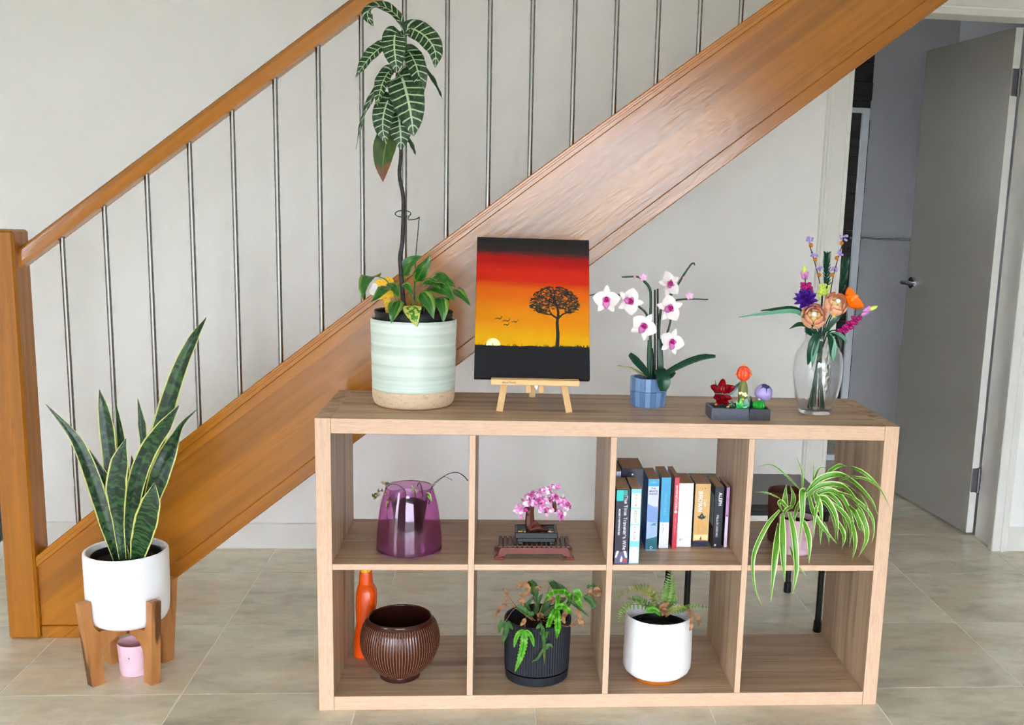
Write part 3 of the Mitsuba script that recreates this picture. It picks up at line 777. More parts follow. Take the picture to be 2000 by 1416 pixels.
for pts, r in (([(0.8574,0.235,0.8323),(0.8477,0.235,0.9606),(0.8448,0.235,1.0623),(0.8382,0.235,1.088),(0.8266,0.235,1.1013)], 0.0036), ([(0.8266,0.235,1.1013),(0.8083,0.235,1.1131),(0.7645,0.235,1.1119)], [0.003, 0.0018]),
               ([(0.8468,0.232,0.972),(0.8447,0.232,0.9885),(0.8324,0.232,1.0184),(0.8082,0.232,1.0384),(0.7883,0.232,1.0529)], 0.0030), ([(0.7881,0.23,1.0531),(0.7658,0.23,1.0621),(0.7355,0.23,1.0681),(0.7027,0.23,1.0659),(0.6811,0.23,1.0612)], [0.0026, 0.0014]),
               ([(0.8771,0.245,0.8309),(0.8726,0.245,0.9973),(0.8843,0.245,1.0473),(0.9067,0.245,1.074)], 0.0036), ([(0.9067,0.245,1.074),(0.9233,0.245,1.1046),(0.9387,0.245,1.131),(0.9516,0.245,1.1504),(0.9584,0.245,1.1533),(0.9614,0.245,1.1479)], [0.0032, 0.0016]),
               ([(0.8972,0.238,1.0455),(0.9176,0.238,1.0543),(0.9549,0.238,1.058),(1.001,0.238,1.0578)], [0.003, 0.0014]), ([(0.9016,0.24,1.0152),(0.9013,0.24,0.993),(0.8942,0.24,0.9652),(0.8817,0.24,0.9329),(0.8804,0.24,0.8671)], 0.0028)):
    put(orc, 'stem', tube(pts, r, 8, 24), 'm_brick_green', smooth=True)
for pts in ([(0.8665,0.24,0.8316),(0.8638,0.24,0.8948),(0.8558,0.24,1.0799)], [(0.8747,0.243,0.8312),(0.8719,0.243,0.8945),(0.8637,0.243,1.0826)]):
    put(orc, 'support_rod', tube(pts, 0.0027, 10, smooth=False), 'm_brick_black', smooth=40)
for pts, w in (([(0.8505,0.236,0.832),(0.8464,0.236,0.895),(0.8457,0.236,0.9451)], 0.011), ([(0.8818,0.23,0.8336),(0.8776,0.23,0.8965),(0.8725,0.23,0.9493)], 0.015), ([(0.8623,0.25,0.8298),(0.8588,0.25,0.8792),(0.8542,0.25,0.9212)], 0.012)):
    m_, uv = ribbon(pts, [w, w, w * 0.95, w * 0.8], fold=0.2, n=8, k=4, thick=0.003)
    put(orc, 'sheath', m_, 'm_brick_green', smooth=30)
for pts, w, face, bs in (([(0.8558,0.235,0.8365),(0.8389,0.22,0.8582),(0.8109,0.205,0.8878),(0.7888,0.2,0.9101)], [0.014, 0.024, 0.028, 0.026, 0.014], (-0.3, -0.7, 0.9), 'm_brick_green'),
                         ([(0.8442,0.235,0.8461),(0.8229,0.225,0.8557),(0.7996,0.22,0.8686),(0.7606,0.22,0.8762)], [0.008, 0.009, 0.007, 0.003], (0, -0.8, 0.8), 'm_olive'),
                         ([(0.8834,0.235,0.8454),(0.9063,0.225,0.8643),(0.9491,0.22,0.8883),(0.9903,0.22,0.9031),(1.0251,0.22,0.9066)], [0.010, 0.016, 0.019, 0.020, 0.018, 0.010], (0, -0.85, 0.7), 'm_brick_green'),
                         ([(0.8687,0.215,0.8596),(0.8703,0.2,0.8704),(0.8764,0.172,0.857),(0.8792,0.166,0.8375),(0.879,0.168,0.8178)], [0.016, 0.026, 0.036, 0.038, 0.034, 0.016], (0.1, -1, 0.5), 'm_brick_green'),
                         ([(0.8958,0.24,0.8364),(0.911,0.25,0.8449),(0.9235,0.26,0.8534)], [0.012, 0.016, 0.008], (0, -0.5, 0.9), 'm_brick_green')):
    m_, uv = ribbon(pts, w, face, 0.10, 14, 6, thick=0.003)
    put(orc, 'leaf', m_, bs, smooth=35)


def cup(w, h, depth, n=10, k=8, pinch=1.0, thick=0.0016):
    """a petal standing up from the origin along y, cupped towards +z"""
    s = np.linspace(0, 1, n)
    wid = w * np.sin(np.pi * np.clip(0.12 + 0.88 * s, 0, 1) ** pinch) ** 0.75 + 0.08 * w * (1 - s)
    V = []
    for a, ww in zip(s, wid):
        for q in np.linspace(-1, 1, k + 1):
            V.append((q * ww / 2, a * h, depth * (a * a * 0.8 + 0.5 * q * q * (ww / w)) - 0.1 * depth))
    f = []
    for i in range(n - 1):
        for j in range(k):
            a = i * (k + 1) + j
            f += [(a, a + 1, a + k + 2), (a, a + k + 2, a + k + 1)]
    V = np.array(V); f = np.array(f)
    m0 = trimesh.Trimesh(V, f, process=False)
    V2 = V - m0.vertex_normals * thick
    return trimesh.Trimesh(np.vstack([V, V2]), np.vstack([f, f[:, ::-1] + len(V)]), process=False)


def petal_at(m_, ang, off=0.0, tilt=0.0):
    m_ = mv(m_, 0, off, 0)
    m_ = rot(m_, tilt, (1, 0, 0))
    return rot(m_, -ang, (0, 0, 1))


WIDE, SLIM = cup(0.037, 0.034, 0.006, pinch=0.85), cup(0.017, 0.034, 0.005)
for (fx, fy, fyd), normal, roll, s in (((0.7243, 0.215, 1.0528), (-0.1, -1, 0.15), 0, 1.0), ((0.7875, 0.212, 1.0493), (0.25, -1, 0.2), 96, 1.0), ((0.8261, 0.205, 0.9857), (-0.05, -1, 0.25), 32, 1.0),
                                       ((0.892, 0.225, 1.0984), (0.55, -1, 0.3), 62, 0.95), ((0.8944, 0.212, 1.0343), (0.2, -1, 0.2), 70, 1.0), ((0.903, 0.21, 0.9456), (0.15, -1, 0.15), 18, 0.95)):
    pos = (fx, fy, fyd)
    M = frame(pos, normal, -roll, s)
    fk = key_for(orc + '__flower')
    put(None, fk + '__wide_petal', placed(petal_at(WIDE, -84, 0.003, 4), M), 'm_petal_white', smooth=40)
    put(None, fk + '__wide_petal_001', placed(petal_at(WIDE, 84, 0.003, 4), M), 'm_petal_white', smooth=40)
    for j, a in enumerate((0, 146, -146)):
        put(None, fk + '__sepal' + ('_%03d' % j if j else ''), placed(mv(petal_at(SLIM, a, 0.004), 0, 0, -0.002), M), 'm_petal_white', smooth=40)
    lipm = join(petal_at(cup(0.016, 0.026, 0.010), 180, 0.002, 18), petal_at(cup(0.010, 0.012, 0.006), 90, 0.001, 30), petal_at(cup(0.010, 0.012, 0.006), -90, 0.001, 30))
    put(None, fk + '__lip', placed(mv(lipm, 0, 0, 0.004), M), 'm_petal_pink', smooth=40, label='pink lip')
    put(None, fk + '__heart', placed(join(ball(0.0055, 0, 0.002, 0.006), ball(0.004, 0.005, -0.004, 0.007), ball(0.004, -0.005, -0.004, 0.007), tube([(0, 0, 0.006), (0, -0.006, 0.012)], 0.003, 8)), M), 'm_petal_magenta', smooth=40, label='magenta heart')
for (fx, fy, fyd), s in (((0.8214, 0.23, 1.1124), 1.0), ((0.9479, 0.232, 1.0666), 1.0)):
    M = frame((fx, fy, fyd), (0.05, -1, 0.2), 10, s)
    put(orc, 'bud_flower', placed(join(*[petal_at(cup(0.008, 0.011, 0.003, 6, 4, thick=0.001), a, 0.001, 15) for a in (0, 72, 144, 216, 288)], ball(0.0025, 0, 0, 0.002, 1)), M), mat(c(240, 196, 226), 0.35, 0.5), smooth=40)
for (fx, fy, fyd) in ((0.7997, 0.232, 1.1124), (0.9331, 0.24, 1.1134)):
    put(orc, 'bud', ball(0.0040, *(fx, fy, fyd)), mat(c(236, 170, 212), 0.35, 0.5), smooth=True)

def shell(r, a0, a1, w, thick, n=12, k=10):
    """a curved shell piece of a ball: polar angles a0 to a1, half width w (degrees), its edges drawn in towards both ends"""
    V = []
    for i in range(n + 1):
        t = math.radians(a0 + (a1 - a0) * i / n)
        ww = math.radians(w) * (math.sin(math.pi * (0.16 + 0.80 * i / n)) ** 0.5)
        for j in range(k + 1):
            f_ = ww * (2 * j / k - 1)
            V.append((r * math.sin(t) * math.cos(f_), r * math.sin(t) * math.sin(f_), r * math.cos(t)))
    V = np.array(V); f = []
    for i in range(n):
        for j in range(k):
            a = i * (k + 1) + j
            f += [(a, a + 1, a + k + 2), (a, a + k + 2, a + k + 1)]
    f = np.array(f)
    e = 1 - 0.75 * np.abs(np.tile(np.linspace(-1, 1, k + 1), n + 1)) ** 6
    return trimesh.Trimesh(np.vstack([V * (1 + 0.05 * (e - 1))[:, None], V * (1 - thick / r)]), np.vstack([f, f[:, ::-1] + len(V)]), process=False)


# ---------------------------------------------------------------- toy-brick succulents in a black tray
su = thing('toy_brick_succulents', 'toy-brick cacti and succulents in a long black tray between orchid and vase', 'succulent arrangement')
scene['m_tray_grey'] = mat(c(66, 70, 88), 0.35, 0.5)
scene['m_tray_black'] = mat(c(34, 34, 42), 0.35, 0.5)
tx0, tx1, ty0, ty1, tz = 0.9885, 1.142, 0.050, 0.132, 0.7662
for a, b, bs in ((tx0, tx0 + 0.098, 'm_tray_grey'), (tx0 + 0.099, tx1, 'm_tray_black')):
    outer = [box(a, b, ty0, ty0 + 0.006, tz, tz + 0.030, 0.0008), box(a, b, ty1 - 0.006, ty1, tz, tz + 0.030, 0.0008), box(a, a + 0.006, ty0, ty1, tz, tz + 0.030, 0.0008), box(b - 0.006, b, ty0, ty1, tz, tz + 0.030, 0.0008), box(a, b, ty0, ty1, tz, tz + 0.022)]
    n_ = 5 if bs == 'm_tray_grey' else 3
    for i in range(n_):
        x = a + (b - a) * (i + 0.5) / n_
        ringm = trimesh.creation.annulus(0.0026, 0.0042, 0.0012, sections=20)
        outer.append(mv(rot(ringm, 90, (1, 0, 0)), x, ty0 - 0.0004, tz + 0.012))
        outer.append(box(x + (b - a) / n_ / 2 - 0.0006, x + (b - a) / n_ / 2 + 0.0002, ty0 - 0.0008, ty0, tz, tz + 0.022))
    put(su, 'tray', join(*outer), bs, smooth=False)
studs = [trimesh.creation.cylinder(0.0024, 0.0018, sections=12).apply_translation((tx0 + 0.012 + 0.008 * i, ty0 + 0.012 + 0.0085 * j, tz + 0.0229)) for i in range(17) for j in range(8)]
ks = put(su, 'soil_studs', join(*studs), 'm_tray_black', smooth=40)
labels[ks] = {'kind': 'stuff', 'label': 'black studded bed of the tray'}


def gourd(r, h, ribs, depth, n=48, k=14):
    V = []
    for i in range(k + 1):
        t = math.pi * (i / k)
        for j in range(n):
            a = 2 * math.pi * j / n
            m_ = 1 - depth * (0.5 + 0.5 * math.cos(a * ribs)) ** 2
            V.append((r * math.sin(t) ** 0.85 * m_ * math.cos(a), r * math.sin(t) ** 0.85 * m_ * math.sin(a), h / 2 * -math.cos(t)))
    f = []
    for i in range(k):
        for j in range(n):
            a, b_ = i * n + j, i * n + (j + 1) % n
            f += [(a, b_, b_ + n), (a, b_ + n, a + n)]
    return trimesh.Trimesh(np.array(V), f, process=False)


mc = (1.0779, 0.1, 0.8801)
put(su, 'moon_cactus', mv(gourd(0.0185, 0.040, 8, 0.16), *mc), mat(c(246, 84, 50), 0.28, 0.5), smooth=True, label='orange ribbed cactus ball')
spk = [ball(0.0028, mc[0] + 0.0205 * math.cos(a), mc[1] + 0.0205 * math.sin(a), mc[2] - 0.002, 1) for a in np.linspace(0, 2 * math.pi, 9)[:-1]] + [ball(0.0036, mc[0], mc[1], mc[2] + 0.0215, 1)]
put(su, 'orange_knobs', join(*spk), mat(c(250, 140, 20), 0.3, 0.5), smooth=True)
put(su, 'cactus_column', mv(gourd(0.0128, 0.070, 10, 0.10), mc[0] + 0.001, mc[1], mc[2] - 0.052), mat(c(128, 130, 70), 0.4, 0.4), smooth=True, label='olive green cactus column')
pc = (1.1335, 0.098, 0.8307)
purple = mat(c(176, 160, 218), 0.3, 0.5)


for a in (10, 82, 154, 226, 298):
    m_ = rot(shell(0.0235, 26, 168, 38, 0.003), a, (0, 0, 1))
    put(su, 'lilac_petal', placed(m_, frame(pc, (0.10, -0.45, 0.9))), purple, smooth=40)
put(su, 'lilac_core', placed(gourd(0.0205, 0.042, 10, 0.12), frame(pc, (0.10, -0.45, 0.9))), mat(c(60, 70, 128), 0.3, 0.5), smooth=True, label='dark blue core of the lilac succulent')
gc = (1.1151, 0.068, 0.8035)
put(su, 'green_cactus', mv(gourd(0.0172, 0.027, 12, 0.22, 72), *gc), mat(c(16, 150, 40), 0.25, 0.5), smooth=True, label='bright green ribbed cactus ball')
put(su, 'pink_bloom', ball(0.004, gc[0], gc[1], gc[2] + 0.014, 1), mat(c(240, 170, 190), 0.3, 0.5), smooth=True)
red = mat(c(132, 6, 20), 0.22, 0.5)
rd = (1.0172, 0.085, 0.8351)
for ang, tl, s, dz in ((80, 24, 1.0, 0), (-78, 24, 1.0, 0), (118, 24, 0.8, -0.012), (-116, 24, 0.8, -0.012), (0, 40, 0.9, 0.002), (180, 26, 0.7, -0.006), (-150, 20, 0.8, -0.016), (150, 20, 0.8, -0.016), (56, 40, 0.8, -0.002)):
    m_ = petal_at(cup(0.019, 0.034, 0.008, 10, 8, thick=0.002), ang, 0.004, tl)
    m_.apply_scale(s)
    put(su, 'red_petal', placed(m_, frame((rd[0], rd[1] - 0.004, rd[2] + dz), (0.05, -1, 0.55))), red, smooth=40)
put(su, 'red_bud', mv(gourd(0.0115, 0.024, 5, 0.2), rd[0], rd[1] - 0.006, rd[2] + 0.008), red, smooth=True, label='dark red bud')
scene['m_sage'] = mat(c(96, 150, 128), 0.3, 0.5)
scene['m_bright_green'] = mat(c(52, 196, 96), 0.25, 0.5)
for pts, w, bs in (([(1.0163,0.115,0.8147),(1.0111,0.115,0.835),(1.007,0.115,0.8594)], 0.009, 'm_sage'), ([(1.019,0.115,0.8148),(1.0177,0.115,0.8379),(1.0143,0.115,0.8514)], 0.007, 'm_sage'), ([(1.0309,0.12,0.814),(1.0337,0.12,0.8387),(1.0337,0.12,0.8631)], 0.006, 'm_sage'), ([(1.0125,0.11,0.8156),(1.0063,0.11,0.8304),(1.0012,0.11,0.8493)], 0.007, 'm_sage'), ([(1.0255,0.12,0.814),(1.0259,0.12,0.8317),(1.0247,0.12,0.8521)], 0.005, 'm_sage'),
                   ([(1.0473,0.115,0.8193),(1.0612,0.115,0.8387),(1.0738,0.115,0.8566)], 0.014, 'm_sage'), ([(1.0436,0.105,0.8238),(1.0564,0.105,0.8376),(1.0691,0.105,0.8541)], 0.010, 'm_brick_green'), ([(1.075,0.078,0.7887),(1.082,0.078,0.8091),(1.088,0.078,0.8214)], 0.016, 'm_sage'), ([(1.0663,0.075,0.7892),(1.0614,0.075,0.8026),(1.0568,0.075,0.8133)], 0.012, 'm_bright_green'),
                   ([(1.0705,0.07,0.7902),(1.0682,0.07,0.8064),(1.0672,0.07,0.8225)], 0.012, 'm_bright_green'), ([(1.0657,0.066,0.7883),(1.0586,0.066,0.7935),(1.0519,0.066,0.7948)], 0.010, 'm_bright_green'), ([(1.0756,0.068,0.788),(1.0805,0.068,0.7962),(1.0854,0.068,0.8044)], 0.012, 'm_bright_green'), ([(1.0521,0.072,0.7896),(1.0474,0.072,0.8003),(1.0441,0.072,0.811)], 0.014, 'm_brick_green'), ([(1.044,0.072,0.7894),(1.0407,0.072,0.8002),(1.0456,0.072,0.8083)], 0.012, 'm_brick_green'),
                   ([(1.0992,0.09,0.7936),(1.0981,0.09,0.8112),(1.0959,0.09,0.8247)], 0.010, 'm_brick_green'), ([(1.0836,0.08,0.7885),(1.0896,0.08,0.8021),(1.093,0.08,0.813)], 0.010, 'm_sage')):
    m_, uv = ribbon(pts, [w * 0.7, w, w * 0.9, w * 0.5, 0.0006], (0, -1, 0.3), 0.2, 10, 4, thick=0.0018)
    put(su, 'leaf', m_, bs, smooth=40)
for (fx, fy, yy), col, r in (((1.0674, 0.085, 0.8306), (250, 250, 190), 0.0042), ((1.077, 0.085, 0.828), (244, 252, 196), 0.0048), ((1.0699, 0.074, 0.8151), (236, 232, 40), 0.0042), ((1.0829, 0.086, 0.8239), (240, 250, 200), 0.0036), ((1.0667, 0.07, 0.8091), (240, 226, 30), 0.0030), ((1.032, 0.062, 0.7979), (232, 180, 40), 0.0030), ((1.0009, 0.062, 0.8041), (220, 120, 30), 0.0032)):
    put(su, 'yellow_bloom', join(ball(r, *(fx, fy, yy), 1), ball(r * 0.7, *(np.array((fx, fy, yy)) + [r, -r * 0.4, r * 0.5]), 1)), mat(c(*col), 0.3, 0.5), smooth=True)

# ---------------------------------------------------------------- glass vase with toy-brick flowers
vx, vy, vz = 1.2965, 0.171, 0.7662
prof = [(0.040, 0.0), (0.044, 0.002), (0.0475, 0.014), (0.0565, 0.045), (0.0635, 0.080), (0.0668, 0.110), (0.0655, 0.140), (0.0590, 0.165), (0.0480, 0.183), (0.0405, 0.195), (0.0390, 0.204), (0.0405, 0.212)]


def spline(pr, n):
    return [tuple(p) for p in smooth_path([(a, b, 0) for a, b in pr], n)[:, :2]]


po_ = spline(prof, 46)
inner = [(max(r - 0.0030, 0), z) for r, z in po_ if z > 0.012]
full = [(0, 0)] + po_ + [(0.0392, 0.2134), (0.0378, 0.2125)] + inner[::-1] + [(0.030, 0.010), (0, 0.009)]
vm = lathe([(r, z + vz) for r, z in full], vx, vy, 96)
nn_ = meshkit.fbm(np.array(vm.vertices) * [190, 190, 120], 2, 4)
rad = np.array(vm.vertices) - [vx, vy, 0]; rad[:, 2] = 0
ln = np.linalg.norm(rad, axis=1, keepdims=True)
inside_ = (ln[:, 0] > 0.02)
vm.vertices = vm.vertices + np.where(inside_[:, None], rad / np.maximum(ln, 1e-6) * ((nn_ - 0.5) * 0.0009)[:, None], 0)
single('glass_vase', vm, 'm_glass', 'clear crackled glass vase holding the toy-brick bouquet on the right end of the shelf top', 'vase', smooth=True)

rose_col, cream = mat(c(238, 178, 142), 0.35, 0.5), mat(c(234, 206, 130), 0.35, 0.5)


def stem_to(parent, head, foot, r=0.0017, bs='m_brick_green', mid=None):
    nk = (vx + 0.45 * (head[0] - vx) * 0.5, vy + 0.35 * (head[1] - vy), vz + 0.205)
    ft = (vx + foot[0], vy + foot[1], vz + 0.013)
    put(parent, 'stem', tube([head, nk, ft], r, 8, 24), bs, smooth=True)


def cluster(parent, name, items, bs, label=None):
    put(parent, name, join(*[ball(r, x, y, z, 1) for x, y, z, r in items]), bs, smooth=True, label=label)


for i, ((fx, fy, yy), nrm, s, ft, lab) in enumerate((((1.2617, 0.125, 1.032), (-0.25, -1, 0.5), 1.0, (-0.012, -0.010), 'peach toy-brick rose facing forward, lower of the two in the vase'), ((1.3198, 0.13, 1.0652), (0.15, -1, 0.75), 0.95, (0.010, -0.014), 'peach toy-brick rose beside the orange poppy, upper of the two in the vase'))):
    t_ = thing('toy_brick_rose', lab, 'flower')
    pos = (fx, fy, yy)
    M = frame(pos, nrm, 12 + 30 * i, s)
    for k in range(5):
        m_ = rot(mv(shell(0.029, 58, 150, 40, 0.003), 0.0055, 0, -0.002), 72 * k, (0, 0, 1))
        put(t_, 'petal', placed(m_, M), rose_col, smooth=40)
    for k in range(4):
        m_ = rot(mv(shell(0.0235, 44, 140, 46, 0.0026), 0.002, 0, 0.000), 90 * k + 30, (0, 0, 1))
        put(t_, 'inner_petal', placed(m_, M), rose_col, smooth=40)
    for k in range(4):
        m_ = rot(shell(0.0175, 34, 130, 36, 0.0022), 90 * k + 75, (0, 0, 1))
        put(t_, 'core_petal', placed(m_, M), cream, smooth=40)
    put(t_, 'heart', placed(mv(gourd(0.0125, 0.026, 6, 0.12), 0, 0, 0.001), M), cream, smooth=True, label='cream heart')
    put(t_, 'bud_tip', placed(ball(0.0075, 0, 0, 0.0125), M), 'm_petal_white', smooth=True)
    stem_to(t_, tuple(np.array(pos) - np.array(nrm) / np.linalg.norm(nrm) * 0.018), ft)

as_ = thing('toy_brick_aster', 'violet toy-brick aster at the upper left of the vase bouquet', 'flower')
pos = (1.244, 0.15, 1.0734)
violet = [mat(c(92, 48, 172), 0.3, 0.5), mat(c(74, 30, 140), 0.3, 0.5)]
r3 = random.Random(4)
for ring_, (tl, n_, L, zz) in enumerate(((2, 12, 0.030, -0.006), (26, 12, 0.026, 0.0), (50, 10, 0.021, 0.004), (72, 7, 0.016, 0.007))):
    for k in range(n_):
        m_ = petal_at(cup(0.0105, L, 0.004, 6, 4, thick=0.0014), 360 * (k + 0.5 * (ring_ % 2)) / n_ + r3.uniform(-6, 6), 0.003, tl + r3.uniform(-6, 6))
        put(as_, 'petal', placed(mv(m_, 0, 0, zz), frame(pos, (-0.2, -1, 0.45))), violet[(k + ring_) % 2], smooth=40)
stem_to(as_, tuple(np.array(pos) + [0.003, 0.01, -0.01]), (0.018, 0.006))

pp = thing('toy_brick_poppy', 'orange toy-brick poppy at the right of the peach roses', 'flower')
pos = (1.3644, 0.15, 1.0711)
for k, (ang, s) in enumerate(((-18, 1.15), (60, 0.8), (132, 1.15), (215, 0.9), (285, 0.85))):
    m_ = petal_at(cup(0.030, 0.030, 0.009, 10, 8, pinch=0.75, thick=0.002), ang, 0.002, 16)
    m_.apply_scale(s)
    put(pp, 'petal', placed(m_, frame(pos, (0.35, -1, 0.5))), mat(c(248, 122, 8), 0.3, 0.5), smooth=40)
put(pp, 'heart', placed(mv(gourd(0.006, 0.012, 5, 0.2), 0, 0, 0.006), frame(pos, (0.35, -1, 0.5))), mat(c(250, 160, 20), 0.3, 0.5), smooth=True)
stem_to(pp, tuple(np.array(pos) + [-0.004, 0.012, -0.008]), (-0.016, 0.008))

lilac, amber, twig = mat(c(172, 150, 214), 0.3, 0.5), mat(c(186, 112, 14), 0.3, 0.5), mat(c(54, 34, 26), 0.4, 0.4)
for lab, nodes, ft, base in (('toy-brick lavender sprig leaning left above the vase bouquet', ((1.2536, 0.185, 1.2242), (1.2681, 0.185, 1.1872), (1.282, 0.185, 1.1472)), (0.02, 0.0), (1.296, 0.18, 1.0884)), ('toy-brick lavender sprig standing right of the dark fronds above the vase bouquet', ((1.3437, 0.185, 1.2323), (1.3342, 0.185, 1.1931), (1.3251, 0.185, 1.1484)), (-0.014, 0.012), (1.3183, 0.18, 1.0889))):
    t_ = thing('toy_brick_lavender', lab, 'flower')
    P_ = [(a, b, h - 0.011) for a, b, h in nodes] + [base]
    put(t_, 'twig', tube(P_, 0.0014, 8, 24), twig, smooth=True)
    stem_to(t_, P_[-1], ft)
    for node in nodes:
        q = np.array(node)
        for k in range(9):
            d_ = np.array([r3.uniform(-1, 1), r3.uniform(-1, 1), r3.uniform(-0.5, 1)]) * 0.0085
            put(t_, 'floret', ball(0.0034, *(q + d_), 1), lilac, smooth=True)
        put(t_, 'calyx', mv(gourd(0.0058, 0.011, 5, 0.35), q[0] + 0.004 * (1 if ft[0] > 0 else -1), q[1], q[2] - 0.012), amber, smooth=True, label='amber calyx')

for lab, pts, ft in (('dark green toy-brick needle frond between the two lavender sprigs', [(1.3074,0.2,1.1849),(1.3091,0.2,1.1443),(1.3141,0.2,1.0953)], (0.004, 0.018)), ('dark green toy-brick needle frond in front of the dark doorway at right', [(1.3587,0.195,1.1704),(1.3575,0.195,1.1323),(1.3527,0.195,1.0845)], (-0.006, 0.016))):
    t_ = thing('toy_brick_frond', lab, 'frond')
    put(t_, 'stalk', tube(pts, 0.002, 8, 16), 'm_brick_green', smooth=True)
    pth = smooth_path(pts, 13)
    for i, q in enumerate(pth[:-1]):
        for a in range(5):
            an = 2 * math.pi * a / 5 + i
            e = q + np.array([0.011 * math.cos(an), 0.011 * math.sin(an), 0.013])
            m_, uv = ribbon([q, (q + e) / 2 + [0, 0, -0.001], e], [0.003, 0.005, 0.001], (0, -1, 0.3), 0.1, 5, 2, thick=0.001)
            put(t_, 'needle', m_, 'm_brick_green', smooth=40)
    stem_to(t_, tuple(pth[-1]), ft)

magenta, pinkm, lime = mat(c(176, 10, 112), 0.3, 0.5), mat(c(214, 138, 204), 0.3, 0.5), mat(c(212, 232, 100), 0.3, 0.5)
for lab, P_, ft in (('pink and magenta toy-brick snapdragon spike standing behind the violet aster', [(1.2405, 0.172, 1.1522), (1.2434, 0.172, 1.1308), (1.2479, 0.172, 1.1067), (1.2516, 0.172, 1.0933)], (0.022, 0.012)), ('pink and magenta toy-brick snapdragon spike lying out to the right of the bouquet', [(1.4288, 0.14, 1.0575), (1.4087, 0.14, 1.0489), (1.3902, 0.14, 1.0376), (1.3697, 0.14, 1.0154), (1.3464, 0.14, 0.9932)], (-0.02, 0.002))):
    t_ = thing('toy_brick_snapdragon', lab, 'flower')
    Q = [np.array(a) for a in P_]
    put(t_, 'stalk', tube(Q, 0.0016, 8, 20), 'm_brick_green', smooth=True)
    d_ = Q[0] - Q[1]; d_ /= np.linalg.norm(d_)
    put(t_, 'lime_tip', placed(mv(gourd(0.0058, 0.026, 4, 0.25), 0, 0, -0.006), frame(Q[0], d_)), lime, smooth=True, label='lime green tip')
    pth = smooth_path(Q, 9)
    for k in range(7):
        q = pth[2] if k < 4 else pth[3]
        an = 2 * math.pi * k / 4 + (0.6 if k >= 4 else 0)
        o_ = np.array([math.cos(an), math.sin(an), 0.15]) if len(P_) == 4 else np.array([0.25 * math.cos(an), -abs(math.sin(an)), math.cos(an)])
        put(t_, 'pink_bell', placed(gourd(0.0042, 0.014, 4, 0.15), frame(q + o_ * 0.007, d_ + 0.5 * o_)), pinkm, smooth=True)
    for i in (5, 6, 7, 8):
        for k in range(4):
            an = 2 * math.pi * k / 4 + i
            o_ = np.array([math.cos(an), math.sin(an) - 0.4, 0.2 * math.sin(2 * an)])
            put(t_, 'magenta_bell', placed(join(gourd(0.0062, 0.012, 3, 0.2), ball(0.004, 0.004, 0, 0.004, 1), ball(0.004, -0.004, 0.001, 0.004, 1)), frame(pth[i] + o_ * 0.008, o_ + 0.3 * d_)), magenta, smooth=True)
    stem_to(t_, tuple(Q[-1]), ft)

by = thing('toy_brick_berries', 'lime green toy-brick berry cluster between aster and upper rose', 'berry sprig')
q = np.array((1.2924, 0.165, 1.095))
for k in range(48):
    d_ = np.array([max(-0.013, min(0.013, r3.gauss(0, 0.008))), r3.gauss(0, 0.005) - 0.004, max(-0.02, min(0.016, r3.gauss(0, 0.010)))])
    put(by, 'berry', ball(0.0036, *(q + d_), 1), lime, smooth=True)
stem_to(by, tuple(q + [0, 0, -0.01]), (0.0, 0.02))
q = (1.3121, 0.115, 1.033)
put(by, 'berry', ball(0.0042, *q, 1), lime, smooth=True)

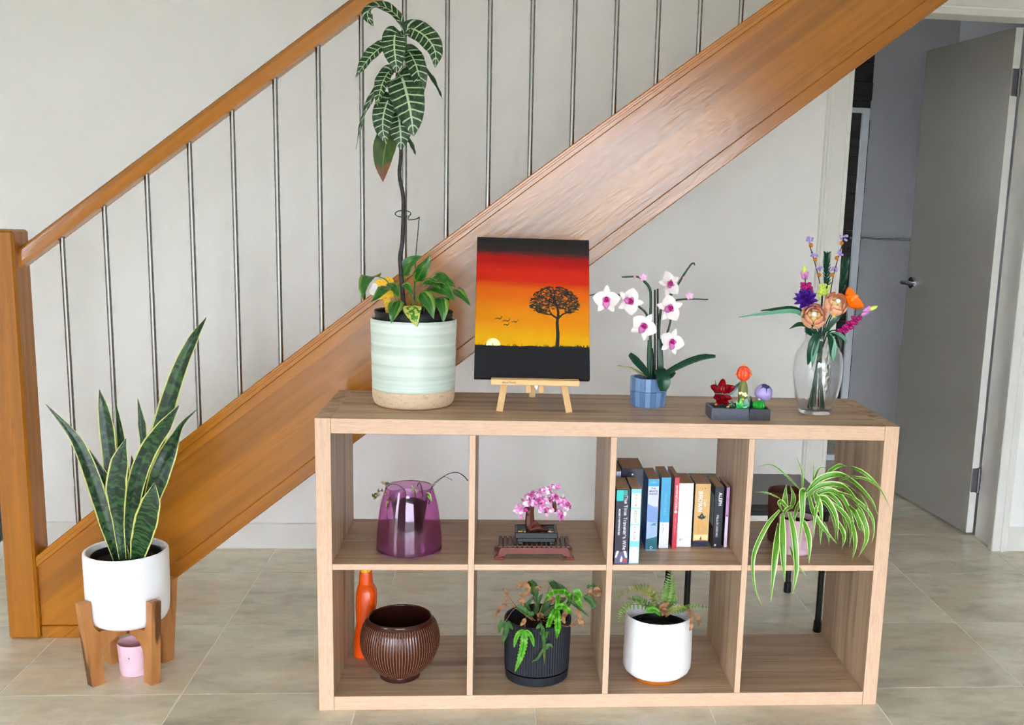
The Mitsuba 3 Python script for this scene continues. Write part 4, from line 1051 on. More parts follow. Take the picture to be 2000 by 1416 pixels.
scene['m_sage_leaf'] = mat(c(104, 160, 132), 0.3, 0.5)
bl = thing('toy_brick_foliage', 'long green toy-brick leaves spreading from the neck of the glass vase', 'foliage')
for pts, w, face, bs in (([(1.2767,0.155,0.9843),(1.2501,0.155,1.0272),(1.2142,0.155,1.0466),(1.1731,0.155,1.0442),(1.1267,0.155,1.0391)], [0.004, 0.012, 0.014, 0.013, 0.010, 0.003], (0, -0.8, 0.7), 'm_brick_green'),
                         ([(1.2709,0.145,0.9854),(1.2432,0.145,1.0254),(1.2091,0.145,1.0408),(1.1438,0.145,1.0338),(1.0667,0.145,1.0212)], [0.004, 0.011, 0.014, 0.012, 0.009, 0.002], (0, -0.9, 0.5), 'm_sage_leaf'),
                         ([(1.2644,0.14,0.9791),(1.249,0.14,1.0018),(1.2266,0.14,1.0067),(1.2013,0.14,0.9939)], [0.004, 0.012, 0.014, 0.001], (0, -0.8, 0.7), 'm_brick_green'),
                         ([(1.2801,0.12,0.986),(1.2649,0.112,0.9732),(1.2563,0.112,0.9406),(1.2544,0.125,0.9034)], [0.008, 0.020, 0.024, 0.018, 0.004], (-0.5, -1, 0.3), 'm_brick_green'),
                         ([(1.2776,0.12,0.9819),(1.268,0.11,0.96),(1.2627,0.112,0.9272),(1.2645,0.12,0.8962)], [0.006, 0.014, 0.018, 0.013, 0.002], (0.2, -1, 0.3), 'm_sage_leaf'),
                         ([(1.2991,0.12,0.9891),(1.3049,0.108,0.9719),(1.3097,0.108,0.945),(1.3163,0.118,0.9166)], [0.008, 0.018, 0.020, 0.014, 0.002], (0.3, -1, 0.3), 'm_brick_green'),
                         ([(1.3041,0.118,0.9868),(1.3136,0.108,0.9667),(1.3158,0.108,0.937),(1.3175,0.112,0.9121)], [0.006, 0.012, 0.014, 0.012, 0.002], (-0.3, -1, 0.3), 'm_sage_leaf'),
                         ([(1.3136,0.14,0.987),(1.3284,0.125,0.9865),(1.3442,0.12,0.9753),(1.3563,0.12,0.962)], [0.006, 0.014, 0.015, 0.001], (0.3, -0.8, 0.8), 'm_sage_leaf'),
                         ([(1.3114,0.15,0.983),(1.3373,0.16,0.9768),(1.3502,0.17,0.9593),(1.3572,0.18,0.9277)], [0.006, 0.016, 0.018, 0.004], (0.6, -0.8, 0.4), 'm_brick_green'),
                         ([(1.2945,0.14,0.9838),(1.3089,0.13,1.0097),(1.3225,0.125,1.0268),(1.3382,0.125,1.0379)], [0.006, 0.014, 0.014, 0.002], (0.2, -0.9, 0.5), 'm_brick_green'),
                         ([(1.266,0.15,0.9779),(1.2526,0.15,0.9912),(1.2466,0.15,0.9978)], [0.006, 0.016, 0.003], (-0.4, -0.9, 0.5), 'm_brick_green'),
                         ([(1.2825,0.145,0.9789),(1.2677,0.145,0.9921),(1.2552,0.145,1.0122)], [0.008, 0.018, 0.004], (-0.2, -1, 0.3), 'm_brick_green')):
    m_, uv = ribbon(pts, w, face, 0.14, 16, 6, thick=0.0014)
    put(bl, 'leaf', m_, bs, smooth=40)
for fx, fy in ((-0.02, -0.01), (-0.008, 0.014), (0.014, 0.018), (0.022, -0.008)):
    put(bl, 'stalk', tube([(vx - fx * 0.3, vy - fy * 0.3, vz + 0.205), (vx + fx, vy + fy, vz + 0.012)], 0.002, 8, smooth=False), 'm_brick_green', smooth=40)
# ---------------------------------------------------------------- snake plant on its timber stand, small pink pot below
scene['m_acacia'] = mat(proc(lambda p, n, uv: mix(mix(c(150, 94, 48), c(196, 138, 82), fbm(p.x * 46, p.y * 46, p.z * 7, 3)), c(70, 38, 20), 0.85 * smoothstep(0.56, 0.66, fbm(p.x * 26 + 3, p.y * 26, p.z * 4 + 5, 3)))), 0.4, 0.4)
ps = thing('plant_stand', 'four-legged acacia wood plant stand carrying the white pot of the snake plant', 'plant stand')
scx, scy, ang = -0.541, 0.240, 3.0
PR = 0.1065
zb = 0.148


def leg_mesh():
    poly = Polygon([(0.060, 0.0), (0.113, 0.0), (0.132, 0.235), (0.108, 0.235), (0.1068, 0.180), (0.102, 0.160), (0.090, 0.147), (0.050, 0.143), (0.050, 0.118), (0.064, 0.106), (0.073, 0.086)])
    poly = Polygon([(0.082, 0.0), (0.117, 0.0), (0.138, 0.236), (0.110, 0.236), (0.1085, 0.185), (0.104, 0.163), (0.092, 0.148), (0.050, 0.1465), (0.050, 0.116), (0.070, 0.108), (0.084, 0.088), (0.086, 0.060)]).buffer(-0.0015).buffer(0.0015)
    m_ = trimesh.creation.extrude_polygon(poly, 0.026, engine='earcut')
    m_.apply_translation((0, 0, -0.013))
    return rot(m_, 90, (1, 0, 0))


for k in range(4):
    put(ps, 'leg', mv(rot(leg_mesh(), 45 + 90 * k + ang, (0, 0, 1)), scx, scy, 0), 'm_acacia')
put(ps, 'cross_bar', mv(rot(box(-0.055, 0.055, -0.012, 0.012, 0.117, 0.145, 0.001), 45 + ang, (0, 0, 1)), scx, scy, 0), 'm_acacia')
put(ps, 'cross_bar', mv(rot(join(box(-0.055, -0.0125, -0.012, 0.012, 0.117, 0.145, 0.001), box(0.0125, 0.055, -0.012, 0.012, 0.117, 0.145, 0.001)), 135 + ang, (0, 0, 1)), scx, scy, 0), 'm_acacia')

sp_ = thing('potted_snake_plant', 'snake plant with yellow-edged upright leaves in a white ceramic pot on the wooden stand', 'potted plant')
put(sp_, 'pot', lathe([(0, zb), (0.066, zb), (0.082, zb + 0.004), (0.094, zb + 0.013), (0.1015, zb + 0.027), (0.1045, zb + 0.048), (0.1062, zb + 0.10), (0.1070, zb + 0.195), (0.1058, zb + 0.2015), (0.1025, zb + 0.204), (0.0985, zb + 0.2025), (0.0965, zb + 0.198), (0.0955, zb + 0.15), (0.095, zb + 0.10), (0, zb + 0.10)], scx, scy, 96), 'm_white_glaze', smooth=40)
put(sp_, 'nursery_pot', lathe([(0.078, zb + 0.12), (0.0875, zb + 0.187), (0.0885, zb + 0.190), (0.0865, zb + 0.190), (0.080, zb + 0.155), (0.078, zb + 0.12)], scx, scy, 64), 'm_black_plastic', smooth=40, label='black plastic nursery pot')
sm_ = lathe([(0, zb + 0.172), (0.04, zb + 0.172), (0.0835, zb + 0.170)], scx, scy, 48)
put(sp_, 'soil', sm_, 'm_soil', smooth=True)


def snake_fn(p, n, uv):
    u = dr.abs(uv.x - 0.5) * 2
    wob = fbm(uv.x * 3.0 + p.x * 9, uv.y * 58 + 2.0 * noise(uv.x * 4, p.z * 30), 1.0, 2)
    g = mix([0.008, 0.028, 0.012], [0.030, 0.090, 0.024], smoothstep(0.40, 0.66, wob))
    e = 0.84 + 0.07 * (noise(uv.y * 18, uv.x * 2, 3.0) - 0.5)
    return mix(g, [0.54, 0.54, 0.15], smoothstep(0.0, 0.04, u - e))


scene['m_snake'] = mat(proc(snake_fn), 0.32, 0.5)
for pts, w, face, tw in (
        ([(-0.5567,0.225,0.3277),(-0.5783,0.215,0.43),(-0.6031,0.21,0.5425),(-0.6296,0.205,0.6352),(-0.6589,0.2,0.69),(-0.7027,0.19,0.7528)], [0.027,0.0365,0.0392,0.0324,0.0189,0.0014], (0.5, -1, 0.1), 0),
        ([(-0.5286,0.262,0.315),(-0.4978,0.262,0.4687),(-0.4624,0.27,0.6151),(-0.4207,0.262,0.7423),(-0.3884,0.262,0.8359),(-0.3517,0.262,0.9152),(-0.322,0.28,0.9731)], [0.0274,0.0384,0.0493,0.0521,0.0438,0.0301,0.0014], (-0.3, -1, 0.1), 0),
        ([(-0.5256,0.215,0.3313),(-0.5151,0.215,0.4472),(-0.4914,0.205,0.5546),(-0.4569,0.205,0.6374),(-0.4143,0.2,0.6976),(-0.3761,0.195,0.7532)], [0.0242,0.035,0.0444,0.0458,0.0377,0.0027], (0.35, -1, 0.25), 0),
        ([(-0.5581,0.255,0.3174),(-0.567,0.255,0.4631),(-0.5733,0.255,0.5755),(-0.579,0.255,0.6725),(-0.5849,0.255,0.7341),(-0.5947,0.26,0.7794)], [0.0191,0.0273,0.0382,0.0396,0.0273,0.0014], (0.15, -1, 0), 0),
        ([(-0.5638,0.25,0.3292),(-0.5763,0.25,0.5068),(-0.5959,0.24,0.5652),(-0.6243,0.235,0.631)], [0.0164,0.0246,0.0246,0.0014], (0.3, -1, 0.1), 0),
        ([(-0.5343,0.195,0.3381),(-0.5399,0.195,0.4392),(-0.5372,0.185,0.532),(-0.5236,0.182,0.608),(-0.5068,0.182,0.6678)], [0.0187,0.0294,0.0535,0.0454,0.0013], (0.1, -1, 0.1), 0),
        ([(-0.5447,0.27,0.3122),(-0.5459,0.27,0.5157),(-0.5524,0.27,0.6558),(-0.5607,0.27,0.7536)], [0.0192,0.0275,0.0206,0.0014], (0.3, -1, 0), 0.4),
        ([(-0.5294,0.28,0.3088),(-0.5141,0.28,0.4705),(-0.4979,0.28,0.5983),(-0.4969,0.28,0.6822),(-0.5055,0.28,0.7527)], [0.0193,0.0166,0.0124,0.0235,0.0014], (-0.3, -1, 0), 0.4),
        ([(-0.5067,0.245,0.3238),(-0.4773,0.245,0.4526),(-0.4438,0.235,0.5513),(-0.4207,0.245,0.6146),(-0.3978,0.245,0.6662),(-0.3809,0.245,0.6968),(-0.3443,0.25,0.7349)], [0.019,0.0381,0.0571,0.049,0.0218,0.0109,0.0014], (-0.1, -1, 0.15), 0),
        ([(-0.4963,0.19,0.3371),(-0.4804,0.18,0.3884),(-0.4572,0.165,0.4558),(-0.4419,0.16,0.5083),(-0.4341,0.162,0.557)], [0.0346,0.0532,0.0638,0.0505,0.0013], (-0.05, -1, 0.2), 0),
        ([(-0.5264,0.24,0.3226),(-0.5204,0.24,0.4538),(-0.5029,0.24,0.5522),(-0.4815,0.24,0.622)], [0.019,0.0272,0.0299,0.0014], (0.4, -1, 0), 0),
        ([(-0.5258,0.2,0.3336),(-0.5275,0.2,0.3534),(-0.5238,0.2,0.376)], [0.0134,0.0174,0.0013], (0.1, -1, 0.2), 0),
        ([(-0.5092,0.205,0.3319),(-0.5002,0.205,0.3589),(-0.4834,0.205,0.383),(-0.4674,0.205,0.3915)], [0.0107,0.0148,0.0107,0.0013], (0.1, -1, 0.4), 0),
        ([(-0.5366,0.262,0.315),(-0.52,0.262,0.4472),(-0.5181,0.262,0.5463),(-0.5222,0.262,0.6023)], [0.0164,0.0301,0.0274,0.0014], (0.2, -1, 0), 0)):
    leaf(sp_, 'leaf', pts, w, 'm_snake', face=face, fold=0.13, n=30, k=8, thick=0.0022, twist=tw)

scene['m_pink_pot'] = mat(c(228, 188, 202), 0.55, 0.35)


def pink_pot(cx, cy, z0, s=1.0):
    t = [(0, 0), (0.034, 0), (0.0375, 0.002), (0.0395, 0.006), (0.0400, 0.016), (0.0392, 0.0175), (0.0400, 0.019), (0.0440, 0.088), (0.0432, 0.0905), (0.0412, 0.090), (0.0395, 0.082), (0.036, 0.03), (0, 0.03)]
    return lathe([(r * s, z0 + z * s) for r, z in t], cx, cy, 64)


pk = thing('small_pink_pot', 'small empty pink ceramic pot on the floor under the wooden plant stand', 'pot')
put(pk, 'pot', pink_pot(-0.530, 0.238, 0.0), 'm_pink_pot', smooth=40)
sy_ = 0.238 - 0.0424
put(pk, 'mark', join(ball(0.0016, -0.532, sy_ + 0.0003, 0.058, 1), tube([(-0.532, sy_ + 0.0002, 0.058), (-0.5318, sy_ + 0.001, 0.052)], 0.0006, 6, smooth=False)), mat(c(60, 40, 44), 0.6, 0.3), label='tiny dark mark on the front')

# ---------------------------------------------------------------- upper compartments
# purple self-watering pot
scene['m_purple_glass'] = {'type': 'dielectric', 'int_ior': 1.49, 'ext_ior': 1.0, 'specular_transmittance': rgb([0.96, 0.71, 0.92])}
scene['m_clear_cup'] = {'type': 'dielectric', 'int_ior': 1.45, 'ext_ior': 1.0, 'specular_transmittance': rgb([0.95, 0.93, 0.96])}
pp_ = thing('purple_glass_pot', 'translucent purple pot with a wilting vine in its clear inner cup', 'potted plant')
qx, qy, qz = 0.2185, 0.112, 0.3935
out_ = spline([(0.0845, 0.004), (0.0855, 0.012), (0.0840, 0.045), (0.0800, 0.085), (0.0735, 0.125), (0.0645, 0.158), (0.0605, 0.172)], 26)
put(pp_, 'outer_pot', lathe([(r, z + qz) for r, z in [(0, 0), (0.080, 0.0)] + out_ + [(0.0598, 0.1728), (0.0588, 0.172)] + [(r - 0.0022, z) for r, z in out_[::-1] if z > 0.008] + [(0.078, 0.006), (0, 0.006)]], qx, qy, 96), 'm_purple_glass', smooth=True)
put(pp_, 'inner_cup', lathe([(r, z + qz) for r, z in [(0, 0.045), (0.030, 0.045), (0.036, 0.052), (0.0475, 0.140), (0.0490, 0.150), (0.0495, 0.153), (0.0478, 0.153), (0.0462, 0.140), (0.0345, 0.054), (0.029, 0.0475), (0, 0.0475)]], qx, qy, 80), 'm_clear_cup', smooth=40)
cs = lathe([(r, z + qz) for r, z in [(0, 0.049), (0.028, 0.049), (0.0335, 0.056), (0.0425, 0.125), (0.041, 0.131), (0.02, 0.134), (0, 0.133)]], qx, qy, 60)
cs.vertices = cs.vertices + 0.0012 * (meshkit.noise(np.array(cs.vertices) * 160, 3)[:, None] - 0.5) * np.array([1, 1, 1])
put(pp_, 'soil', cs, 'm_soil', smooth=True)
scene['m_vine'] = mat(c(58, 58, 40), 0.5, 0.35)
scene['m_withered'] = mat(proc(lambda p, n, uv: mix(c(74, 84, 40), c(150, 122, 84), smoothstep(0.42, 0.6, noise(p.x * 90, p.y * 90, p.z * 90)))), 0.6, 0.3)
scene['m_spider'] = mat(proc(lambda p, n, uv: mix(mix([0.05, 0.20, 0.012], [0.15, 0.40, 0.03], noise(uv.x * 10, uv.y * 4, p.z * 12)), [0.66, 0.76, 0.34], smoothstep(0.62, 0.74, dr.abs(uv.x - 0.5) * 2 + 0.08 * (noise(uv.y * 6, p.x * 20) - 0.5)))), 0.35, 0.5)
for pts, r in (([(0.2138,0.1,0.5142),(0.2099,0.1,0.5525),(0.1969,0.1,0.5687),(0.1787,0.1,0.574),(0.1654,0.09,0.5712),(0.1552,0.1,0.5479)], 0.0008), ([(0.2687,0.12,0.5157),(0.2739,0.12,0.5571),(0.2843,0.12,0.5751),(0.3053,0.12,0.5904),(0.3237,0.12,0.6002),(0.3422,0.12,0.6018),(0.3581,0.12,0.5923),(0.3689,0.12,0.5801)], [0.0011, 0.0010, 0.0009, 0.0013, 0.0016]), ([(0.2792,0.118,0.5646),(0.295,0.118,0.5813),(0.3081,0.118,0.591),(0.3186,0.118,0.587),(0.3292,0.118,0.5816)], 0.0007), ([(0.2529,0.12,0.5156),(0.2515,0.12,0.5473),(0.2448,0.12,0.5734),(0.237,0.12,0.5637)], 0.0013), ([(0.177,0.09,0.5495),(0.1692,0.09,0.5236),(0.1639,0.09,0.5031),(0.1651,0.09,0.4825)], 0.0008)):
    put(pp_, 'vine', tube(pts, r, 6, 20), 'm_vine', smooth=True)
for pts, w in (([(0.2348,0.115,0.5348),(0.2321,0.115,0.5513),(0.2243,0.115,0.5677)], [0.0052,0.0078,0.0013]), ([(0.2608,0.1,0.5447),(0.2707,0.07,0.5559),(0.2792,0.06,0.5412)], [0.0039,0.0116,0.0013])):
    leaf(pp_, 'leaf', pts, w, 'm_spider', n=10, k=4, fold=0.15)
for (fx, fy, yy) in ((0.1381, 0.08, 0.5574), (0.1445, 0.08, 0.5656), (0.1293, 0.078, 0.5525), (0.1525, 0.078, 0.5608), (0.159, 0.09, 0.5819), (0.1693, 0.09, 0.5793), (0.1476, 0.075, 0.5521), (0.1399, 0.075, 0.548), (0.1662, 0.07, 0.555), (0.1713, 0.07, 0.547), (0.1689, 0.068, 0.534), (0.1729, 0.066, 0.5265), (0.1715, 0.068, 0.5395), (0.154, 0.088, 0.5797), (0.1816, 0.07, 0.5417)):
    b_ = np.array((fx, fy, yy)) if False else np.array([fx, fy, yy])
    e = b_ + np.array([rng.uniform(-0.012, 0.008), rng.uniform(-0.008, 0.002), rng.uniform(-0.016, 0.004)])
    leaf(pp_, 'withered_leaf', [tuple(b_), tuple((b_ + e) / 2 + [0, -0.003, 0.002]), tuple(e)], 0.010, 'm_withered', face=(rng.uniform(-1, 1), -1, rng.uniform(-0.3, 0.8)), n=8, k=4, fold=0.2, wave=0.001)

# cherry bonsai of toy bricks and its stand
bs_ = thing('bonsai_stand', 'low reddish brown slatted stand under the toy-brick cherry bonsai', 'stand')
scene['m_redbrown'] = mat(c(112, 44, 32), 0.32, 0.5)
scene['m_darkbrown'] = mat(c(74, 40, 34), 0.35, 0.5)
bx0, bx1, by0, by1, bz = 0.446, 0.640, 0.036, 0.122, 0.3935
for y in (by0, by1 - 0.012):
    prof_ = Polygon([(bx0 + 0.004, 0.010), (bx0 + 0.020, 0.010), (bx0 + 0.026, 0.016), (bx1 - 0.026, 0.016), (bx1 - 0.020, 0.010), (bx1 - 0.004, 0.010), (bx1 - 0.008, 0.026), (bx1 - 0.012, 0.032), (bx0 + 0.012, 0.032), (bx0 + 0.008, 0.026)])
    m_ = rot(trimesh.creation.extrude_polygon(prof_, 0.010, engine='earcut'), 90, (1, 0, 0))
    put(bs_, 'rail', mv(m_, 0, y + 0.011, bz), 'm_redbrown')
    for x in (bx0 - 0.006, bx1 - 0.018):
        put(bs_, 'foot', join(box(x, x + 0.024, y - 0.001, y + 0.013, bz, bz + 0.0065, 0.0008), box(x + 0.003, x + 0.021, y, y + 0.012, bz + 0.0065, bz + 0.0105, 0.0006)), 'm_redbrown')
for k in range(15):
    x = bx0 + 0.010 + k * (bx1 - bx0 - 0.020) / 14
    put(bs_, 'slat', box(x - 0.0046, x + 0.0046, by0 + 0.002, by1 - 0.002, bz + 0.0322, bz + 0.0372, 0.0006), 'm_darkbrown')
bo = thing('toy_brick_bonsai', 'toy-brick cherry bonsai with pink blossoms in a black rectangular pot', 'bonsai')
pz = bz + 0.0374
scene['m_pot_black'] = mat(c(8, 14, 17), 0.22, 0.5)
cxb, cyb = 0.5475, 0.078
pot_ = [box(cxb - 0.050, cxb + 0.050, cyb - 0.032, cyb + 0.032, pz + 0.006, pz + 0.022, 0.002), box(cxb - 0.055, cxb + 0.055, cyb - 0.037, cyb - 0.030, pz + 0.018, pz + 0.034, 0.0015), box(cxb - 0.055, cxb + 0.055, cyb + 0.030, cyb + 0.037, pz + 0.018, pz + 0.034, 0.0015),
        box(cxb - 0.055, cxb - 0.047, cyb - 0.037, cyb + 0.037, pz + 0.018, pz + 0.034, 0.0015), box(cxb + 0.047, cxb + 0.055, cyb - 0.037, cyb + 0.037, pz + 0.018, pz + 0.034, 0.0015), box(cxb - 0.05, cxb + 0.05, cyb - 0.033, cyb + 0.033, pz + 0.018, pz + 0.029)]
for sx in (-1, 1):
    for sy in (-1, 1):
        pot_.append(box(cxb + sx * 0.040 - 0.006, cxb + sx * 0.040 + 0.006, cyb + sy * 0.024 - 0.006, cyb + sy * 0.024 + 0.006, pz, pz + 0.007, 0.0008))
put(bo, 'pot', join(*pot_), 'm_pot_black')
scene['m_bark'] = mat(c(84, 38, 26), 0.25, 0.5)
tb = np.array([cxb, cyb, pz + 0.029])
put(bo, 'trunk', join(tube([tb + [-0.010, 0, -0.004], tb + [-0.016, 0, 0.020], tb + [-0.017, 0, 0.045], tb + [-0.014, 0, 0.066]], [0.015, 0.0125, 0.0105, 0.008], 8, 14), tube([tb + [-0.014, -0.002, 0.004], tb + [0.004, -0.004, 0.008], tb + [0.018, -0.005, 0.004], tb + [0.034, -0.004, 0.001]], [0.014, 0.010, 0.006, 0.003], 8, 14),
                      tube([tb + [-0.014, -0.006, 0.012], tb + [-0.002, -0.008, 0.020], tb + [0.006, -0.008, 0.010]], [0.010, 0.009, 0.004], 6, 8)), 'm_bark', smooth=35)
for pts, r in (([(-0.014, 0, 0.060), (-0.026, -0.002, 0.060), (-0.030, -0.010, 0.055)], 0.005), ([(-0.014, 0, 0.064), (-0.006, 0.002, 0.082), (0.012, 0.002, 0.086), (0.030, 0, 0.078)], 0.006), ([(0.026, -0.002, 0.086), (0.042, -0.004, 0.080), (0.046, -0.006, 0.066), (0.046, -0.006, 0.052)], 0.0055), ([(0.0, 0, 0.080), (0.006, 0.002, 0.096)], 0.0045), ([(-0.018, 0.004, 0.062), (-0.030, 0.006, 0.070)], 0.004), ([(0.010, -0.01, 0.085), (0.014, -0.014, 0.070)], 0.005)):
    put(bo, 'branch', tube([tb + np.array(p) for p in pts], r, 8, 12), 'm_bark', smooth=35)
blossom = join(*[petal_at(cup(0.0046, 0.0066, 0.002, 5, 2, thick=0.0008), a, 0.0006, 20) for a in (0, 72, 144, 216, 288)], ball(0.0014, 0, 0, 0.001, 1))
blos = [mikit.ply(blossom, mat(c(*k_), 0.3, 0.5)) for k_ in ((246, 226, 240), (240, 178, 224), (228, 130, 200), (184, 70, 140))]
r4 = random.Random(23)
for (px__, py__, pzz, sx, sz, n_) in ((-0.044, 0, 0.058, 0.012, 0.008, 20), (-0.024, 0, 0.080, 0.012, 0.010, 22), (0.000, 0, 0.100, 0.014, 0.008, 24), (0.024, 0, 0.108, 0.013, 0.008, 24), (0.020, -0.012, 0.088, 0.012, 0.006, 16), (0.010, -0.016, 0.066, 0.008, 0.010, 16), (0.030, -0.014, 0.064, 0.010, 0.010, 20),
                                      (0.062, 0, 0.082, 0.012, 0.008, 20), (0.074, 0, 0.070, 0.007, 0.010, 14), (0.062, -0.006, 0.052, 0.008, 0.012, 20), (0.050, 0, 0.118, 0.006, 0.004, 6), (0.046, -0.006, 0.094, 0.010, 0.006, 14), (-0.008, -0.012, 0.078, 0.010, 0.007, 14)):
    for k in range(n_):
        q = tb + np.array([px__ + r4.gauss(0, sx * 0.62), py__ - 0.004 + r4.gauss(0, 0.008), pzz + r4.gauss(0, sz * 0.62)])
        nrm = (r4.gauss(0, 0.8), -0.9 + r4.gauss(0, 0.4), 0.35 + r4.gauss(0, 0.6))
        put(bo, 'blossom', blos[r4.choice((0, 0, 0, 1, 1, 1, 2, 2, 3))], None, to_world=T(frame(q, nrm, r4.uniform(0, 72), 1.0)))
for dx, dy, col in ((-0.044, -0.026, (222, 172, 60)), (-0.038, -0.024, (206, 150, 40)), (-0.041, -0.029, (232, 190, 90)), (0.034, -0.024, (232, 200, 170)), (0.039, -0.028, (240, 190, 170)), (-0.030, -0.030, (214, 190, 120))):
    put(bo, 'pebble', ball(0.0036, tb[0] + dx, tb[1] + dy, tb[2] + 0.003, 1), mat(c(*col), 0.3, 0.5), smooth=True)

# books
pages = mat(proc(lambda p, n, uv: mix(c(150, 118, 92), c(186, 154, 124), noise(p.x * 900, p.y * 6, p.z * 4))), 0.8, 0.2)  # brown tone with fine streaks, shared by every page block
scene['m_pages'] = pages
white_ink, dark_ink = mat(c(240, 240, 240), 0.5, 0.3), mat(c(40, 42, 52), 0.5, 0.3)


def book(x, y, w, d, h, cover, label, lean=0.0, side=None, pieces=()):
    """a paperback standing with its spine to the front; pieces: what is printed on the spine, each as (kind, colour, z0, z1, x share 0, x share 1) or a text"""
    z0 = 0.3932
    t = thing('book', label, 'book', 'paperbacks in the upper compartment')
    tf = lambda m: rot(m, lean, (0, 1, 0), (x, y, z0)) if lean else m
    cv_ = mat(c(*cover), 0.3, 0.45)
    th = min(0.0009, w * 0.09)
    spine = box(x, x + w, y, y + 0.0012, z0, z0 + h, 0.0005)
    covers = join(spine, box(x + w - th, x + w, y + 0.0006, y + d, z0, z0 + h), box(x, x + th, y + 0.0006, y + d, z0, z0 + h)) if side is None else join(spine, box(x + w - th, x + w, y + 0.0006, y + d, z0, z0 + h))
    put(t, 'cover', tf(covers), cv_)
    if side is not None:
        put(t, 'front_cover', tf(box(x, x + th, y + 0.0006, y + d, z0, z0 + h)), mat(c(*side), 0.3, 0.45))
    put(t, 'pages', tf(box(x + th, x + w - th, y + 0.0012, y + d - 0.001, z0 + 0.0006, z0 + h - 0.0006)), 'm_pages', label='brown page block')
    for pc_ in pieces:
        if pc_[0] == 'panel':
            _, col, a, b, u, v = pc_
            put(t, 'spine_panel', tf(box(x + w * u, x + w * v, y - 0.0003, y + 0.0004, z0 + h * a, z0 + h * b)), mat(c(*col), 0.4, 0.4))
        elif pc_[0] == 'text':
            _, s, hh, zc, uc, ink, bold = pc_
            M = np.eye(4); M[:3, 0], M[:3, 1], M[:3, 2], M[:3, 3] = [0, 0, -1], [1, 0, 0], [0, -1, 0], [x + w * uc, y - 0.0003, z0 + h * zc]
            put(t, 'lettering', tf(text(s, hh, M, 0.0003, bold)), ink)
        elif pc_[0] == 'flat':
            _, s, hh, zc, uc, ink, bold = pc_
            M = np.eye(4); M[:3, 0], M[:3, 1], M[:3, 2], M[:3, 3] = [1, 0, 0], [0, 0, 1], [0, -1, 0], [x + w * uc, y - 0.0003, z0 + h * zc]
            put(t, 'lettering', tf(text(s, hh, M, 0.0003, bold)), ink)
        elif pc_[0] == 'shape':
            _, poly, zc, uc, ink = pc_
            M = np.eye(4); M[:3, 0], M[:3, 1], M[:3, 2], M[:3, 3] = [1, 0, 0], [0, 0, 1], [0, -1, 0], [x + w * uc, y - 0.0003, z0 + h * zc]
            g_ = getattr(poly, 'geoms', [poly])
            put(t, 'emblem', tf(placed(join(*[trimesh.creation.extrude_polygon(g, 0.0004, engine='earcut') for g in g_]), M)), ink)


ink = lambda *k: mat(c(*k), 0.45, 0.35)
book(0.7465, 0.005, 0.0355, 0.128, 0.198, (36, 26, 50), 'dark purple paperback at the front left with white handwritten spine title', pieces=(
    ('panel', (40, 190, 182), 0.85, 0.995, 0.02, 0.52), ('panel', (70, 150, 150), 0.92, 0.995, 0.5, 0.8), ('text', "The Time Traveler's Wife", 0.0088, 0.56, 0.70, white_ink, False), ('text', 'AUDREY NIFFENEGGER', 0.0045, 0.57, 0.27, white_ink, True),
    ('panel', (92, 88, 120), 0.01, 0.17, 0.03, 0.97), ('shape', Polygon([(-0.016, -0.006), (-0.012, 0.012), (-0.006, 0.012), (-0.012, -0.006)]).union(Polygon([(0.016, -0.006), (0.012, 0.012), (0.005, 0.012), (0.011, -0.006)])), 0.12, 0.5, white_ink), ('shape', Polygon([(0, 0.008), (0.004, 0), (0.002, -0.010), (-0.003, -0.008)]), 0.08, 0.5, white_ink), ('shape', Point(0, 0).buffer(0.0042), 0.05, 0.78, ink(204, 50, 50))))
book(0.7850, 0.011, 0.0262, 0.125, 0.198, (128, 204, 232), 'light blue paperback at the front with white spine squares reading all the bright places', side=(24, 66, 92), pieces=(
    ('panel', (246, 246, 236), 0.755, 0.945, 0.06, 0.94), ('panel', (246, 244, 226), 0.535, 0.735, 0.06, 0.94), ('panel', (244, 246, 240), 0.305, 0.515, 0.06, 0.94), ('panel', (246, 246, 246), 0.01, 0.225, 0.06, 0.94),
    ('text', 'ALL THE', 0.0062, 0.85, 0.5, dark_ink, False), ('text', 'BRIGHT', 0.0066, 0.635, 0.5, dark_ink, False), ('text', 'PLACES', 0.0066, 0.41, 0.5, dark_ink, False), ('flat', 'YA', 0.003, 0.14, 0.5, dark_ink, False)))
book(0.7620, 0.160, 0.0125, 0.125, 0.206, (214, 226, 240), 'pale blue paperback in the back row beside the compartment wall', pieces=(('text', 'SEA', 0.004, 0.95, 0.5, ink(120, 150, 190), False),))
star = Polygon([(0.004 * (1 if k % 2 == 0 else 0.45) * math.sin(k * math.pi / 5), 0.004 * (1 if k % 2 == 0 else 0.45) * math.cos(k * math.pi / 5)) for k in range(10)])
book(0.7760, 0.160, 0.0585, 0.125, 0.214, (44, 48, 66), 'thick dark navy book in the back row with a white star on its spine', pieces=(('shape', star, 0.925, 0.5, white_ink),))
